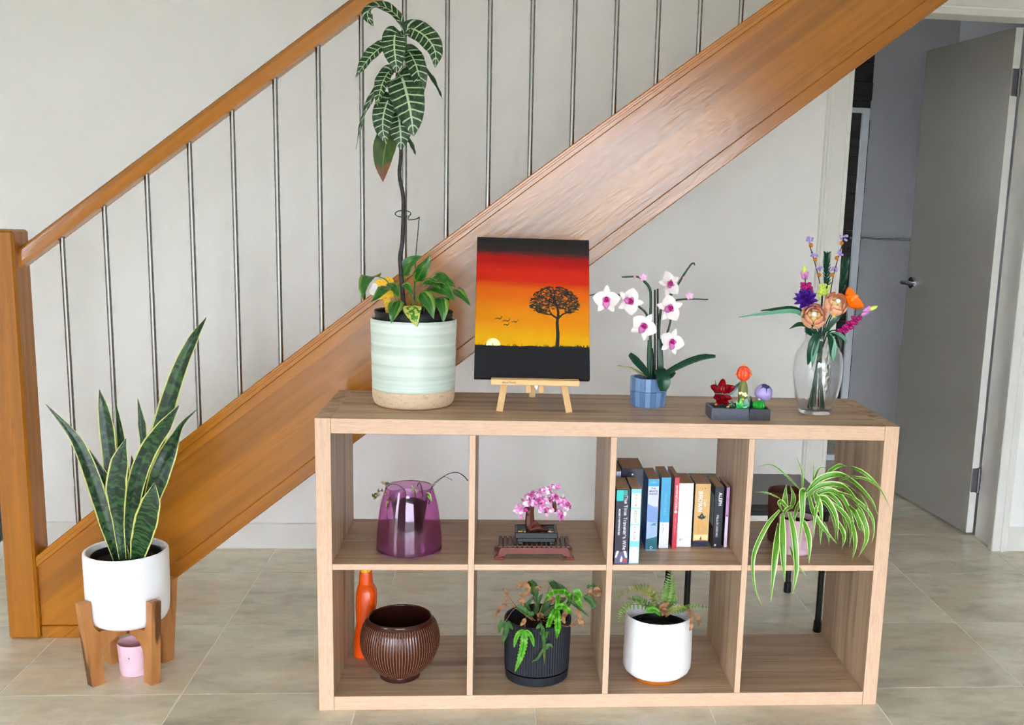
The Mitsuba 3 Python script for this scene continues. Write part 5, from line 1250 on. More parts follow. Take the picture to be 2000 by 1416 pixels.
book(0.8430, 0.117, 0.0292, 0.126, 0.197, (168, 196, 228), 'blue paperback with a palm island spine third in the front row', side=(10, 92, 170), pieces=(
    ('panel', (60, 172, 222), 0.90, 0.995, 0.02, 0.98), ('panel', (222, 224, 240), 0.62, 0.90, 0.02, 0.98), ('panel', (138, 168, 220), 0.40, 0.60, 0.02, 0.98), ('panel', (176, 198, 232), 0.16, 0.40, 0.02, 0.98), ('panel', (22, 108, 118), 0.01, 0.16, 0.02, 0.98),
    ('shape', Polygon([(-0.0143, 0.0), (-0.0143, 0.012), (-0.004, 0.006), (0.004, 0.002), (0.0143, 0.0)]), 0.60, 0.5, ink(138, 168, 220)), ('shape', Polygon([(-0.0143, -0.002), (0.0143, -0.002), (0.0143, 0.006), (0, 0.001)]), 0.17, 0.5, ink(30, 120, 132)),
    ('shape', join_poly(((-0.008, -0.004), (0.0, 0.004), (0.009, 0.006), (0.002, 0.001)), ((-0.003, 0.008), (0.002, 0.002), (0.010, -0.002), (0.001, -0.001)), ((-0.009, 0.003), (0.0, 0.001), (-0.001, -0.001))), 0.36, 0.62, ink(60, 130, 150)),
    ('flat', 'KARIN', 0.0036, 0.955, 0.5, white_ink, False), ('flat', 'THE', 0.0042, 0.870, 0.5, ink(40, 60, 90), True), ('flat', 'WHITE', 0.0050, 0.832, 0.5, ink(40, 60, 90), True), ('flat', 'GARDEN', 0.0042, 0.795, 0.5, ink(40, 60, 90), True), ('shape', Point(0, 0).buffer(0.0036).difference(Point(0, 0).buffer(0.0024)), 0.04, 0.5, white_ink)))
book(0.8810, 0.135, 0.0255, 0.126, 0.197, (70, 168, 214), 'turquoise and white paperback left of the thin red one', side=(16, 60, 92), pieces=(
    ('panel', (244, 242, 244), 0.005, 0.37, 0.0, 1.0), ('text', 'COASTLINES', 0.0068, 0.62, 0.5, ink(140, 214, 232), False), ('shape', Point(-0.0045, 0).buffer(0.0010).union(Point(0.0045, 0).buffer(0.0010)), 0.335, 0.5, dark_ink), ('shape', Polygon([(-0.001, 0.004), (0.001, 0.004), (0.0016, -0.006), (-0.0016, -0.006)]), 0.28, 0.4, ink(200, 196, 210))))
book(0.9165, 0.135, 0.0130, 0.126, 0.197, (222, 62, 82), 'thin red paperback with white spine lettering', side=(96, 8, 26), pieces=(
    ('text', 'INTERPRETATIONS', 0.0052, 0.72, 0.5, white_ink, True), ('shape', Point(0, 0).buffer(0.0040), 0.52, 0.5, white_ink), ('text', 'STORIES AND OTHER WORKS', 0.0024, 0.33, 0.5, ink(246, 180, 190), False)))
book(0.9305, 0.148, 0.0405, 0.112, 0.178, (244, 244, 244), 'white paperback with a faint blue spine title between red and tan books', pieces=(
    ('text', 'FAITHFUL', 0.0085, 0.66, 0.5, ink(206, 226, 238), False), ('shape', join_poly(((-0.010, -0.002), (-0.006, 0.003), (-0.002, -0.001), (-0.006, -0.005)),), 0.12, 0.4, ink(206, 206, 210)), ('shape', Point(-0.004, -0.002).buffer(0.0010).union(Point(0.004, 0.006).buffer(0.0008)).union(Point(0.012, 0.004).buffer(0.0010)), 0.13, 0.5, dark_ink)))
wings = Polygon([(-0.012, 0.001), (-0.006, 0.000), (-0.003, 0.006), (0, 0.010), (0.003, 0.006), (0.006, 0.000), (0.012, 0.001), (0.008, -0.006), (0.003, -0.007), (0, -0.010), (-0.003, -0.007), (-0.008, -0.006)])
dome = Polygon([(-0.003, 0), (-0.002, 0.004), (0, 0.012), (0.002, 0.004), (0.003, 0)])
book(0.9755, 0.146, 0.0420, 0.112, 0.1775, (214, 172, 108), 'thick tan paperback with a winged emblem on its spine', side=(70, 58, 44), pieces=(
    ('panel', (38, 36, 60), 0.005, 0.10, 0.0, 1.0), ('panel', (196, 96, 50), 0.10, 0.112, 0.15, 0.85), ('panel', (246, 222, 164), 0.115, 0.20, 0.06, 0.94), ('shape', Point(-0.004, 0).buffer(0.0010).union(Point(0.004, 0.002).buffer(0.0013)), 0.92, 0.55, dark_ink), ('text', 'BROWN', 0.0112, 0.72, 0.36, white_ink, True), ('text', 'Dan', 0.0075, 0.70, 0.68, white_ink, False),
    ('shape', wings, 0.49, 0.5, ink(54, 46, 48)), ('shape', Point(0, 0).buffer(0.0022), 0.49, 0.5, ink(190, 190, 200)), ('text', 'THE', 0.0042, 0.35, 0.72, ink(244, 158, 50), True), ('text', 'LOST', 0.0058, 0.35, 0.52, ink(244, 158, 50), True), ('text', 'SYMBOL', 0.0058, 0.34, 0.30, ink(244, 158, 50), True), ('shape', dome, 0.115, 0.5, ink(150, 70, 60))))
book(1.0290, 0.141, 0.0240, 0.112, 0.171, (26, 26, 38), 'black paperback with a white spine title and a pale lake on its cover', side=(40, 44, 48), pieces=(
    ('text', 'ALEPH', 0.0085, 0.80, 0.62, white_ink, True), ('text', 'PAULO COELHO', 0.0058, 0.36, 0.42, white_ink, False), ('shape', star, 0.045, 0.30, white_ink)))
put('book_009', 'cover_picture', box(1.0287, 1.0291, 0.152, 0.235, 0.3932 + 0.058, 0.3932 + 0.145), ink(132, 152, 160), label='pale lake picture on the front cover')
book(1.0610, 0.145, 0.0088, 0.112, 0.1686, (196, 150, 200), 'slim mauve book at the right end of the row', side=(24, 44, 50), pieces=(('panel', (224, 206, 228), 0.01, 0.52, 0.05, 0.95), ('shape', Point(0, 0).buffer(0.0030), 0.53, 0.5, ink(170, 80, 150)), ('text', 'ESSAYS', 0.0028, 0.78, 0.5, ink(150, 90, 150), False)))

# spider plant, pink and brown pots
sd = thing('potted_spider_plant', 'spider plant with arching striped leaves in a pink pot hanging over the shelf edge', 'potted plant')
hx, hy = 1.2485, 0.108
put(sd, 'pot', pink_pot(hx, hy, 0.3932, 1.10), 'm_pink_pot', smooth=40)
put(sd, 'soil', lathe([(0, 0.478), (0.043, 0.478)], hx, hy, 32), 'm_soil')
bp = single('brown_pot', lathe([(0, 0.3932), (0.040, 0.3932), (0.044, 0.397), (0.050, 0.535), (0.049, 0.538), (0.0465, 0.537), (0.045, 0.53), (0.040, 0.42), (0, 0.42)], 1.2450, 0.215, 64), mat(c(104, 62, 52), 0.5, 0.35), 'plain brown pot half hidden behind the spider plant', 'pot', smooth=40)
k = 4.569
L_ = lambda *a: a
for pts, w in (
        ([(1.2631,0.11,0.5418),(1.2975,0.11,0.5918),(1.3477,0.1,0.6119),(1.3748,0.04,0.6056),(1.4041,-0.014,0.5754),(1.4267,-0.014,0.5331)], 11), ([(1.2838,0.12,0.5477),(1.3404,0.12,0.6236),(1.3563,0.04,0.6482),(1.3836,-0.014,0.6432),(1.4247,-0.014,0.6056),(1.4576,-0.014,0.5539)], 8), ([(1.2665,0.1,0.5532),(1.3065,0.1,0.5818),(1.353,0.08,0.5877),(1.371,0.012,0.5705),(1.3903,0.012,0.5181)], 9),
        ([(1.2694,0.09,0.5504),(1.3238,0.09,0.572),(1.3563,0.065,0.5554),(1.3773,0.04,0.5039),(1.3844,0.04,0.449)], 9), ([(1.286,0.085,0.5519),(1.3091,0.06,0.5536),(1.3338,0.04,0.5107),(1.341,0.035,0.4505)], 11), ([(1.2565,0.07,0.5741),(1.2397,0.045,0.5753),(1.2391,0.03,0.5242),(1.2348,0.028,0.4397)], 11),
        ([(1.2119,0.06,0.5192),(1.2167,0.02,0.4729),(1.2236,0.002,0.3995),(1.2199,-0.012,0.3583),(1.2152,-0.014,0.3185)], 10), ([(1.1945,0.06,0.5121),(1.1864,0.015,0.4563),(1.1879,-0.004,0.4001),(1.1938,-0.01,0.3492)], 12), ([(1.1864,0.06,0.4882),(1.168,0.01,0.4273),(1.1615,-0.008,0.3736),(1.1582,-0.014,0.296)], 12),
        ([(1.1868,0.06,0.5247),(1.1483,0.03,0.4945),(1.1175,0.012,0.439),(1.1068,-0.004,0.3985),(1.1146,-0.01,0.3366),(1.1347,-0.012,0.2883)], 8), ([(1.2125,0.03,0.4333),(1.2234,0.006,0.3981),(1.2506,-0.012,0.3668)], 5), ([(1.2492,0.05,0.5001),(1.259,0.02,0.455),(1.261,0.012,0.3933)], 10),
        ([(1.2688,0.08,0.5588),(1.2755,0.05,0.5185),(1.3074,0.035,0.4742),(1.3387,0.03,0.4422)], 9), ([(1.2835,0.08,0.566),(1.2908,0.055,0.5367),(1.3005,0.045,0.4963)], 12), ([(1.2934,0.07,0.5618),(1.2759,0.04,0.5103),(1.276,0.035,0.4502)], 6), ([(1.212,0.09,0.5132),(1.2154,0.12,0.5386),(1.217,0.12,0.5784)], 10), ([(1.2255,0.09,0.5189),(1.2391,0.12,0.5416),(1.2268,0.12,0.5785)], 8),
        ([(1.2855,0.1,0.5618),(1.2909,0.12,0.5862),(1.2868,0.12,0.6442)], 4), ([(1.2559,0.1,0.5644),(1.2583,0.12,0.61),(1.2383,0.12,0.6563)], 3.5), ([(1.2485,0.1,0.57),(1.2197,0.13,0.5985),(1.177,0.13,0.6292),(1.1353,0.13,0.6245)], 3), ([(1.2,0.11,0.5413),(1.1641,0.11,0.5566),(1.1305,0.11,0.5591)], 3), ([(1.2843,0.11,0.5789),(1.3051,0.14,0.6082),(1.3155,0.14,0.6211),(1.3358,0.14,0.6156)], 3.5),
        ([(1.3186,0.09,0.5479),(1.3605,0.06,0.516),(1.375,0.04,0.48),(1.3761,0.04,0.4306)], 8), ([(1.3685,0.1,0.5427),(1.3742,0.012,0.5305),(1.3927,0.012,0.4889),(1.397,-0.014,0.4791)], 9), ([(1.3626,0.12,0.5912),(1.3625,0.04,0.6207),(1.3874,-0.014,0.6297),(1.4158,-0.014,0.6137),(1.4304,-0.014,0.6016)], 5), ([(1.3332,0.11,0.5652),(1.3623,0.04,0.5708),(1.3836,-0.014,0.5602),(1.4108,-0.014,0.5275),(1.4193,-0.014,0.4903),(1.4152,-0.014,0.457)], 6),
        ([(1.3787,0.012,0.543),(1.3945,-0.014,0.5095),(1.4007,-0.014,0.4667),(1.3933,0.012,0.4119)], 9), ([(1.3759,0.04,0.5039),(1.3804,0.012,0.4525),(1.3851,0.04,0.3866)], 8), ([(1.3472,0.07,0.4946),(1.3618,0.05,0.4584),(1.3661,0.07,0.4134)], 8), ([(1.2998,0.07,0.5126),(1.3043,0.07,0.4702),(1.3061,0.07,0.4261)], 6), ([(1.3145,0.08,0.4856),(1.3267,0.08,0.4544),(1.3349,0.08,0.42)], 5),
        ([(1.2918,0.11,0.5534),(1.3383,0.13,0.5783),(1.3886,0.13,0.5716),(1.3902,-0.014,0.563),(1.4036,-0.014,0.5151)], 6), ([(1.2891,0.1,0.5505),(1.3191,0.1,0.5621),(1.3508,0.07,0.5384),(1.3829,0.1,0.4655),(1.3712,0.04,0.4391)], 7), ([(1.3092,0.12,0.5479),(1.3652,0.12,0.557),(1.375,0.012,0.5554),(1.3935,-0.014,0.5219),(1.404,-0.014,0.4598)], 6), ([(1.2616,0.1,0.5432),(1.2486,0.1,0.5289),(1.2281,0.06,0.5053),(1.2487,0.1,0.4447)], 6), ([(1.2292,0.09,0.5274),(1.2074,0.07,0.5233),(1.207,0.09,0.5046),(1.2145,0.09,0.4962)], 6),
        ([(1.2128,0.08,0.5246),(1.1894,0.06,0.547),(1.1899,0.08,0.5343),(1.1974,0.045,0.5125)], 7), ([(1.3097,0.12,0.5422),(1.3446,0.12,0.5482),(1.3809,0.12,0.5385),(1.381,0.04,0.5264),(1.386,0.012,0.4861)], 5), ([(1.2979,0.1,0.5449),(1.3305,0.1,0.5224),(1.3512,0.1,0.4725),(1.3576,0.1,0.4251)], 6), ([(1.3231,0.13,0.5538),(1.3815,0.13,0.5716),(1.3837,0.012,0.583),(1.4054,-0.014,0.5426)], 4)):
    n_ = len(pts)
    b_ = [(1.2674,0.11,0.5404)][0]
    shape_ = [w / 610 * s for s in (0.45, 0.8, 1.0, 1.0, 0.92, 0.75, 0.5, 0.25, 0.04)]
    leaf(sd, 'leaf', pts, shape_, 'm_spider', face=(rng.uniform(-0.35, 0.35), -1, 0.45), fold=0.18, n=22, k=4)

# ---------------------------------------------------------------- lower compartments
# orange bottle
ob = thing('orange_bottle', 'orange plastic squeeze bottle with yellow cap behind the brown bowl planter', 'bottle')
scene['m_orange'] = mat(c(240, 86, 8), 0.3, 0.5)
bX, bY = 0.083, 0.262


def bottle():
    rows = [(0.000, 0.026, 0.034, 0), (0.004, 0.029, 0.036, 0), (0.06, 0.028, 0.036, 0.0), (0.085, 0.024, 0.036, 0.0), (0.100, 0.0225, 0.036, 0.001), (0.118, 0.025, 0.036, 0.003), (0.150, 0.028, 0.036, 0.005), (0.178, 0.0285, 0.034, 0.006), (0.196, 0.027, 0.030, 0.006), (0.208, 0.023, 0.025, 0.005), (0.216, 0.0185, 0.019, 0.004)]
    for i in range(9):
        rows.append((0.218 + i * 0.0042, 0.0185 - 0.0003 * i + (0.0008 if i % 2 else 0), 0.0185 - 0.0003 * i + (0.0008 if i % 2 else 0), 0.004))
    V, n = [], 40
    for z, rx, ry, dx in rows:
        for j in range(n):
            a = 2 * math.pi * j / n
            ca, sa = math.cos(a), math.sin(a)
            V.append((bX + dx + rx * math.copysign(abs(ca) ** 0.7, ca), bY + ry * math.copysign(abs(sa) ** 0.7, sa), 0.0383 + 0.965 * z))
    f = []
    for i in range(len(rows) - 1):
        for j in range(n):
            a, b_ = i * n + j, i * n + (j + 1) % n
            f += [(a, b_, b_ + n), (a, b_ + n, a + n)]
    V += [(bX, bY, 0.0383), (bX + 0.004, bY, 0.0383 + 0.965 * rows[-1][0])]
    for j in range(n):
        f += [(len(V) - 2, (j + 1) % n, j), (len(V) - 1, (len(rows) - 1) * n + j, (len(rows) - 1) * n + (j + 1) % n)]
    return trimesh.Trimesh(np.array(V), f, process=False)


put(ob, 'body', bottle(), 'm_orange', smooth=40)
put(ob, 'cap', lathe([(0, 0.281), (0.0135, 0.281), (0.0135, 0.295), (0.010, 0.301), (0.006, 0.316), (0, 0.317)], bX + 0.004, bY, 32), mat(c(250, 190, 30), 0.3, 0.5), smooth=40, label='yellow nozzle cap')

# brown ribbed bowl
br = thing('brown_bowl_planter', 'empty round brown glazed planter with fine vertical ribs and a foot ring', 'planter')
scene['m_brown_glaze'] = mat(c(58, 26, 20), 0.14, 0.6)
scene['m_brown_rib'] = mat(proc(lambda p, n, uv: mix(c(62, 27, 21), c(150, 104, 78), smoothstep(0.74, 0.95, uv.x))), 0.16, 0.55)
wx, wy, wz = 0.1935, 0.122, 0.0383
pr_ = spline([(0.053, 0.014), (0.066, 0.026), (0.088, 0.052), (0.1015, 0.085), (0.1035, 0.115), (0.0965, 0.145), (0.0845, 0.165)], 28)
n_ = 3 * 84 * 2
V, U, F = [], [], []
for i, (r, z) in enumerate(pr_):
    for j in range(n_):
        a = 2 * math.pi * j / n_
        ph = 0.5 + 0.5 * math.cos(a * 84)
        rr = r + 0.0011 * ph ** 1.5 * min(1, (len(pr_) - 1 - i) / 3) * min(1, i / 2 + 0.3)
        V.append((wx + rr * math.cos(a), wy + rr * math.sin(a), wz + z)); U.append((ph * min(1, (len(pr_) - 1 - i) / 2.0), i / len(pr_)))
for i in range(len(pr_) - 1):
    for j in range(n_):
        a, b_ = i * n_ + j, i * n_ + (j + 1) % n_
        F += [(a, b_, b_ + n_), (a, b_ + n_, a + n_)]
put(br, 'ribbed_wall', trimesh.Trimesh(np.array(V), F, process=False), 'm_brown_rib', smooth=True, uv=np.array(U), label='vertically ribbed brown wall')
put(br, 'rim', lathe([(r, wz + z) for r, z in [(0.0845, 0.165), (0.0835, 0.1685), (0.0815, 0.170), (0.0795, 0.1685), (0.079, 0.165), (0.090, 0.145), (0.097, 0.115), (0.095, 0.088), (0.082, 0.058), (0.060, 0.034), (0.03, 0.024), (0, 0.022)]], wx, wy, 96), 'm_brown_glaze', smooth=50)
put(br, 'foot_ring', lathe([(r, wz + z) for r, z in [(0, 0.0), (0.050, 0.0), (0.0525, 0.002), (0.0535, 0.010), (0.0525, 0.014), (0.056, 0.018), (0, 0.018)]], wx, wy, 80), 'm_brown_glaze', smooth=40)

# black ribbed pot with brake fern
bk = thing('potted_brake_fern', 'half-dead brake fern with limp green fingers in a ribbed black pot and saucer', 'potted plant')
fx_, fy_, fz_ = 0.5595, 0.124, 0.0383
scene['m_matt_black'] = mat(c(34, 36, 44), 0.5, 0.4)
V, F = [], []
n_, rows = 3 * 2 * 72, [0.0285, 0.0300, 0.08, 0.13, 0.163, 0.1655]
for i, z in enumerate(rows):
    for j in range(n_):
        a = 2 * math.pi * j / n_
        rr = (0.077 if i == 0 else 0.0868) + 0.0032 * (z / 0.166) - 0.0016 * (0.5 - 0.5 * math.cos(a * 72)) ** 2
        V.append((fx_ + rr * math.cos(a), fy_ + rr * math.sin(a), fz_ + z))
for i in range(len(rows) - 1):
    for j in range(n_):
        a, b_ = i * n_ + j, i * n_ + (j + 1) % n_
        F += [(a, b_, b_ + n_), (a, b_ + n_, a + n_)]
put(bk, 'pot', trimesh.Trimesh(np.array(V), F, process=False), 'm_matt_black', smooth=25)
put(bk, 'pot_rim', lathe([(r, fz_ + z) for r, z in [(0.0885, 0.1650), (0.0892, 0.1668), (0.0875, 0.168), (0.0835, 0.167), (0.082, 0.160), (0.080, 0.12), (0.0, 0.12)]], fx_, fy_, 80), 'm_matt_black', smooth=40)
put(bk, 'saucer', lathe([(r, fz_ + z) for r, z in [(0, 0), (0.080, 0), (0.084, 0.002), (0.0866, 0.0255), (0.0860, 0.0262), (0.0845, 0.0255), (0.083, 0.010), (0, 0.010)]], fx_, fy_, 80), 'm_matt_black', smooth=40)
put(bk, 'soil', lathe([(0, fz_ + 0.140), (0.0812, fz_ + 0.138)], fx_, fy_, 40), 'm_soil')
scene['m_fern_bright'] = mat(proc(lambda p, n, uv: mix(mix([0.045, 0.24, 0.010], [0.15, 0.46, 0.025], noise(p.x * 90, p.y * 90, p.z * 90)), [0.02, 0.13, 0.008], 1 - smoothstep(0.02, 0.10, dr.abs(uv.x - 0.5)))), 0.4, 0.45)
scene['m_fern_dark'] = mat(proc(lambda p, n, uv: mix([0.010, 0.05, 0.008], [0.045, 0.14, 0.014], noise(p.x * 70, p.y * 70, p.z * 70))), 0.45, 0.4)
scene['m_dead'] = mat(proc(lambda p, n, uv: mix(c(92, 54, 34), c(186, 140, 98), noise(p.x * 110, p.y * 110, p.z * 110))), 0.75, 0.2)


def fern(pts, w, bs, name='leaflet', par=None, face=(0, -1, 0.4), wave=0.0008):
    n = 26
    ws = [w / 570 * s for s in (0.35, 0.85, 1.0, 0.95, 1.0, 0.92, 0.9, 0.78, 0.62, 0.4, 0.1)]
    m_, uv = ribbon(pts, ws, face, 0.14, n, 6, 0, wave)
    v = np.array(m_.vertices).reshape(n, 7, 3)
    for i in range(n):                                   # toothed margins
        for j, e in ((0, 1), (6, 5)):
            if i % 2:
                v[i, j] = v[i, j] * 0.72 + v[i, 3] * 0.28
    m_ = trimesh.Trimesh(v.reshape(-1, 3), m_.faces, process=False)
    put(par or bk, name, m_, bs, smooth=True, uv=uv)


for pts, w in (([(0.6108,0.08,0.2916),(0.5949,0.06,0.2963),(0.5841,0.08,0.2788),(0.5721,0.045,0.2753)], 9), ([(0.6108,0.08,0.2916),(0.6251,0.05,0.3015),(0.6368,0.08,0.2816),(0.6373,0.04,0.2772)], 10), ([(0.6105,0.07,0.2854),(0.6068,0.045,0.2767),(0.6001,0.035,0.2595)], 9), ([(0.6035,0.05,0.2563),(0.5917,0.02,0.2472),(0.5846,0.05,0.2081),(0.5785,0.018,0.1875)], 10), ([(0.606,0.045,0.2555),(0.6065,0.018,0.2353),(0.6088,0.045,0.1987),(0.6052,0.018,0.1846)], 12),
               ([(0.6048,0.05,0.2578),(0.6182,0.03,0.2699),(0.6332,0.05,0.2535),(0.6442,0.03,0.2459)], 11), ([(0.6503,0.08,0.2859),(0.6596,0.08,0.2916),(0.668,0.08,0.2844),(0.6738,0.08,0.273)], 10), ([(0.6524,0.07,0.2854),(0.6621,0.05,0.2761),(0.6724,0.07,0.2497)], 10),
               ([(0.5213,0.03,0.2039),(0.5066,0.02,0.1997),(0.4992,0.03,0.1771),(0.4956,0.03,0.1559)], 8), ([(0.5213,0.03,0.2039),(0.5202,0.016,0.176),(0.5134,0.03,0.1316),(0.4991,0.012,0.0971)], 13), ([(0.5239,0.03,0.2039),(0.5357,0.018,0.1976),(0.5431,0.03,0.1769),(0.5476,0.03,0.157)], 8)):
    fern(pts, w, 'm_fern_bright')
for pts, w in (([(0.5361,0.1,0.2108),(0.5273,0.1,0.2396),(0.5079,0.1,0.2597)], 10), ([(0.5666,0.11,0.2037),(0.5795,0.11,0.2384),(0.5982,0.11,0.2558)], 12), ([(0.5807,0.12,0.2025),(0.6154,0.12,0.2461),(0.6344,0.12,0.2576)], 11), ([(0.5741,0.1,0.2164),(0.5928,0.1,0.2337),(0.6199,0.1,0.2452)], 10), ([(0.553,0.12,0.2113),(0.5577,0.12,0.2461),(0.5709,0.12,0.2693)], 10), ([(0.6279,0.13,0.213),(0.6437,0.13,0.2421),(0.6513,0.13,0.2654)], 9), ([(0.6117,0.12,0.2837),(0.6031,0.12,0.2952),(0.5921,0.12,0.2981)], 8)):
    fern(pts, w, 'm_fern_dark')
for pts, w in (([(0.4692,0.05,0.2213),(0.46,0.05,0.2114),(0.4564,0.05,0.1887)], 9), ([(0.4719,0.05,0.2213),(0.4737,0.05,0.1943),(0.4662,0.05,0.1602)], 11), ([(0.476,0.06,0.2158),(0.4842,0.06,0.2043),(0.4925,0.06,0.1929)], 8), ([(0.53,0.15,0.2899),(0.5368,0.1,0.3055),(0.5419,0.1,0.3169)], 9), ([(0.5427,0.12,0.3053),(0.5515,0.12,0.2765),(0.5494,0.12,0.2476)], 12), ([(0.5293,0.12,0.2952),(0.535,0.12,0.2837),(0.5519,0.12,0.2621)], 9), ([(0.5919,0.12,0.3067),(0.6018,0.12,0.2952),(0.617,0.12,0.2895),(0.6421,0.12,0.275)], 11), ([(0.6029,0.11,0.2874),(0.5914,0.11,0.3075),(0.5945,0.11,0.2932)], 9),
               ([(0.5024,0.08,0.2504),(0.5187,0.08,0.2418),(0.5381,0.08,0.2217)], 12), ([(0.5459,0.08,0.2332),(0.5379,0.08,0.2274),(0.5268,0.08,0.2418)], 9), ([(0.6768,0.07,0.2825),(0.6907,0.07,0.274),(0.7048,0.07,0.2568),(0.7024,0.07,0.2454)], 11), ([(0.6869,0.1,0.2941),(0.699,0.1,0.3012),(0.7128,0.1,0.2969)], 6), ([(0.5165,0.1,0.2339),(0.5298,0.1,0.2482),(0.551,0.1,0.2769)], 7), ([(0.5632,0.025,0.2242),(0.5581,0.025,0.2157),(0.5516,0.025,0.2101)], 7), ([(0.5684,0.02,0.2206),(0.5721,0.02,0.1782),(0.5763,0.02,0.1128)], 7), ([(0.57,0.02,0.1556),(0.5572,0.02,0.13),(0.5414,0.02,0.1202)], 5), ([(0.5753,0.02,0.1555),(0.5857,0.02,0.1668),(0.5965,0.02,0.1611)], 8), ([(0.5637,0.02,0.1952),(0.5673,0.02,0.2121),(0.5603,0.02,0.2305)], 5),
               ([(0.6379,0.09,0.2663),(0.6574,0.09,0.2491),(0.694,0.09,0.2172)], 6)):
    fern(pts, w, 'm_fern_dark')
for pts, w in (([(0.5012,0.07,0.3053),(0.517,0.07,0.3166),(0.5307,0.07,0.3025),(0.5204,0.07,0.2827),(0.5042,0.07,0.2912)], 9), ([(0.5044,0.06,0.2696),(0.5151,0.06,0.2724),(0.518,0.06,0.2582)], 9), ([(0.5238,0.05,0.2282),(0.5187,0.05,0.2169),(0.5108,0.05,0.2084)], 8), ([(0.4752,0.06,0.2611),(0.4619,0.06,0.2583),(0.4515,0.06,0.2414),(0.4465,0.06,0.223)], 6), ([(0.4664,0.06,0.3076),(0.4719,0.06,0.2978),(0.4801,0.06,0.2865)], 6), ([(0.6253,0.05,0.245),(0.6232,0.05,0.2251),(0.6289,0.05,0.2137)], 8), ([(0.6574,0.05,0.2534),(0.6661,0.05,0.2335),(0.6642,0.05,0.205)], 8), ([(0.6632,0.05,0.2392),(0.6719,0.05,0.2192),(0.6778,0.05,0.2021)], 7), ([(0.6011,0.05,0.2479),(0.5987,0.05,0.2337),(0.6043,0.05,0.2251)], 6), ([(0.7043,0.08,0.2987),(0.7153,0.08,0.2958),(0.7184,0.08,0.2844),(0.7105,0.08,0.2758)], 9), ([(0.6989,0.08,0.2958),(0.6937,0.08,0.2873),(0.7104,0.08,0.2787)], 6),
               ([(0.5867,0.1,0.2596),(0.5976,0.1,0.2625),(0.5952,0.1,0.2481)], 8), ([(0.5506,0.1,0.2912),(0.5587,0.1,0.2941),(0.5643,0.1,0.2855)], 7), ([(0.5578,0.1,0.2136),(0.5659,0.1,0.2193),(0.5743,0.1,0.2077)], 8), ([(0.6405,0.06,0.2038),(0.6506,0.05,0.2079),(0.6612,0.05,0.2164)], 4), ([(0.6222,0.05,0.2591),(0.6307,0.05,0.2449),(0.6284,0.05,0.2307)], 7), ([(0.4697,0.06,0.2696),(0.4723,0.06,0.2781),(0.4774,0.06,0.2865)], 4)):
    fern(pts, w, 'm_dead', 'withered_leaflet', wave=0.003)
for pts in ([(0.5581,0.1,0.202),(0.5707,0.1,0.2482),(0.5918,0.1,0.2769),(0.612,0.1,0.284)], [(0.5581,0.1,0.202),(0.5848,0.1,0.2265),(0.6035,0.05,0.2563)], [(0.5581,0.1,0.202),(0.6114,0.1,0.2553),(0.651,0.09,0.2821)], [(0.5512,0.1,0.202),(0.5304,0.1,0.2194),(0.5214,0.035,0.2018)], [(0.5585,0.11,0.1979),(0.552,0.11,0.2443),(0.5424,0.11,0.309)], [(0.5589,0.12,0.1938),(0.5794,0.12,0.2548),(0.5919,0.12,0.3067)], [(0.5526,0.1,0.202),(0.5025,0.08,0.2447),(0.4719,0.05,0.2213)], [(0.544,0.09,0.209),(0.5026,0.09,0.2436),(0.475,0.09,0.2808),(0.4666,0.09,0.2964)], [(0.5717,0.1,0.202),(0.639,0.1,0.248),(0.6902,0.1,0.2768),(0.7062,0.1,0.2912)], [(0.5581,0.1,0.202),(0.5663,0.035,0.2229),(0.57,0.02,0.1556),(0.5761,0.02,0.1242)], [(0.5713,0.09,0.2061),(0.6243,0.06,0.2038),(0.6398,0.05,0.2079),(0.658,0.05,0.2307),(0.6633,0.09,0.2375)], [(0.5441,0.09,0.2061),(0.4918,0.09,0.2465),(0.4728,0.09,0.2522),(0.4569,0.09,0.2351),(0.4464,0.09,0.2108)]):
    put(bk, 'stem', tube(pts, 0.0009, 6, 18), 'm_dead', smooth=True)

# white pot with fern on a copper-toned saucer
wt = thing('potted_fern', 'small fern in a white cylinder pot with an amber brown base inside the lower compartment', 'potted plant')
gx, gy, gz = 0.8865, 0.112, 0.0383
put(wt, 'pot', lathe([(r, gz + z) for r, z in [(0.0, 0.012), (0.066, 0.012), (0.080, 0.0165), (0.088, 0.024), (0.0925, 0.036), (0.0932, 0.06), (0.0918, 0.13), (0.0905, 0.178), (0.0895, 0.1808), (0.0878, 0.1815), (0.0865, 0.179), (0.0868, 0.13), (0.0868, 0.10), (0, 0.10)]], gx, gy, 96), 'm_white_glaze', smooth=40)
put(wt, 'base', lathe([(r, gz + z) for r, z in [(0, 0), (0.066, 0), (0.068, 0.002), (0.0715, 0.0125), (0, 0.0125)]], gx, gy, 80), mat(c(178, 100, 30), 0.3, 0.5), smooth=40, label='amber brown base')
put(wt, 'soil', lathe([(0, gz + 0.132), (0.0866, gz + 0.129)], gx, gy, 48), 'm_soil')
put(wt, 'nursery_pot', lathe([(r, gz + z) for r, z in [(0.078, 0.11), (0.0825, 0.146), (0.081, 0.147), (0.0765, 0.13), (0.078, 0.11)]], gx, gy, 64), 'm_black_plastic', smooth=40)
scene['m_frond'] = mat(proc(lambda p, n, uv: mix([0.035, 0.12, 0.012], [0.16, 0.27, 0.03], noise(p.x * 60, p.y * 60, p.z * 60))), 0.45, 0.4)
scene['m_frond_yellow'] = mat(proc(lambda p, n, uv: mix([0.06, 0.14, 0.012], [0.36, 0.32, 0.06], noise(p.x * 60, p.y * 60, p.z * 60))), 0.5, 0.35)


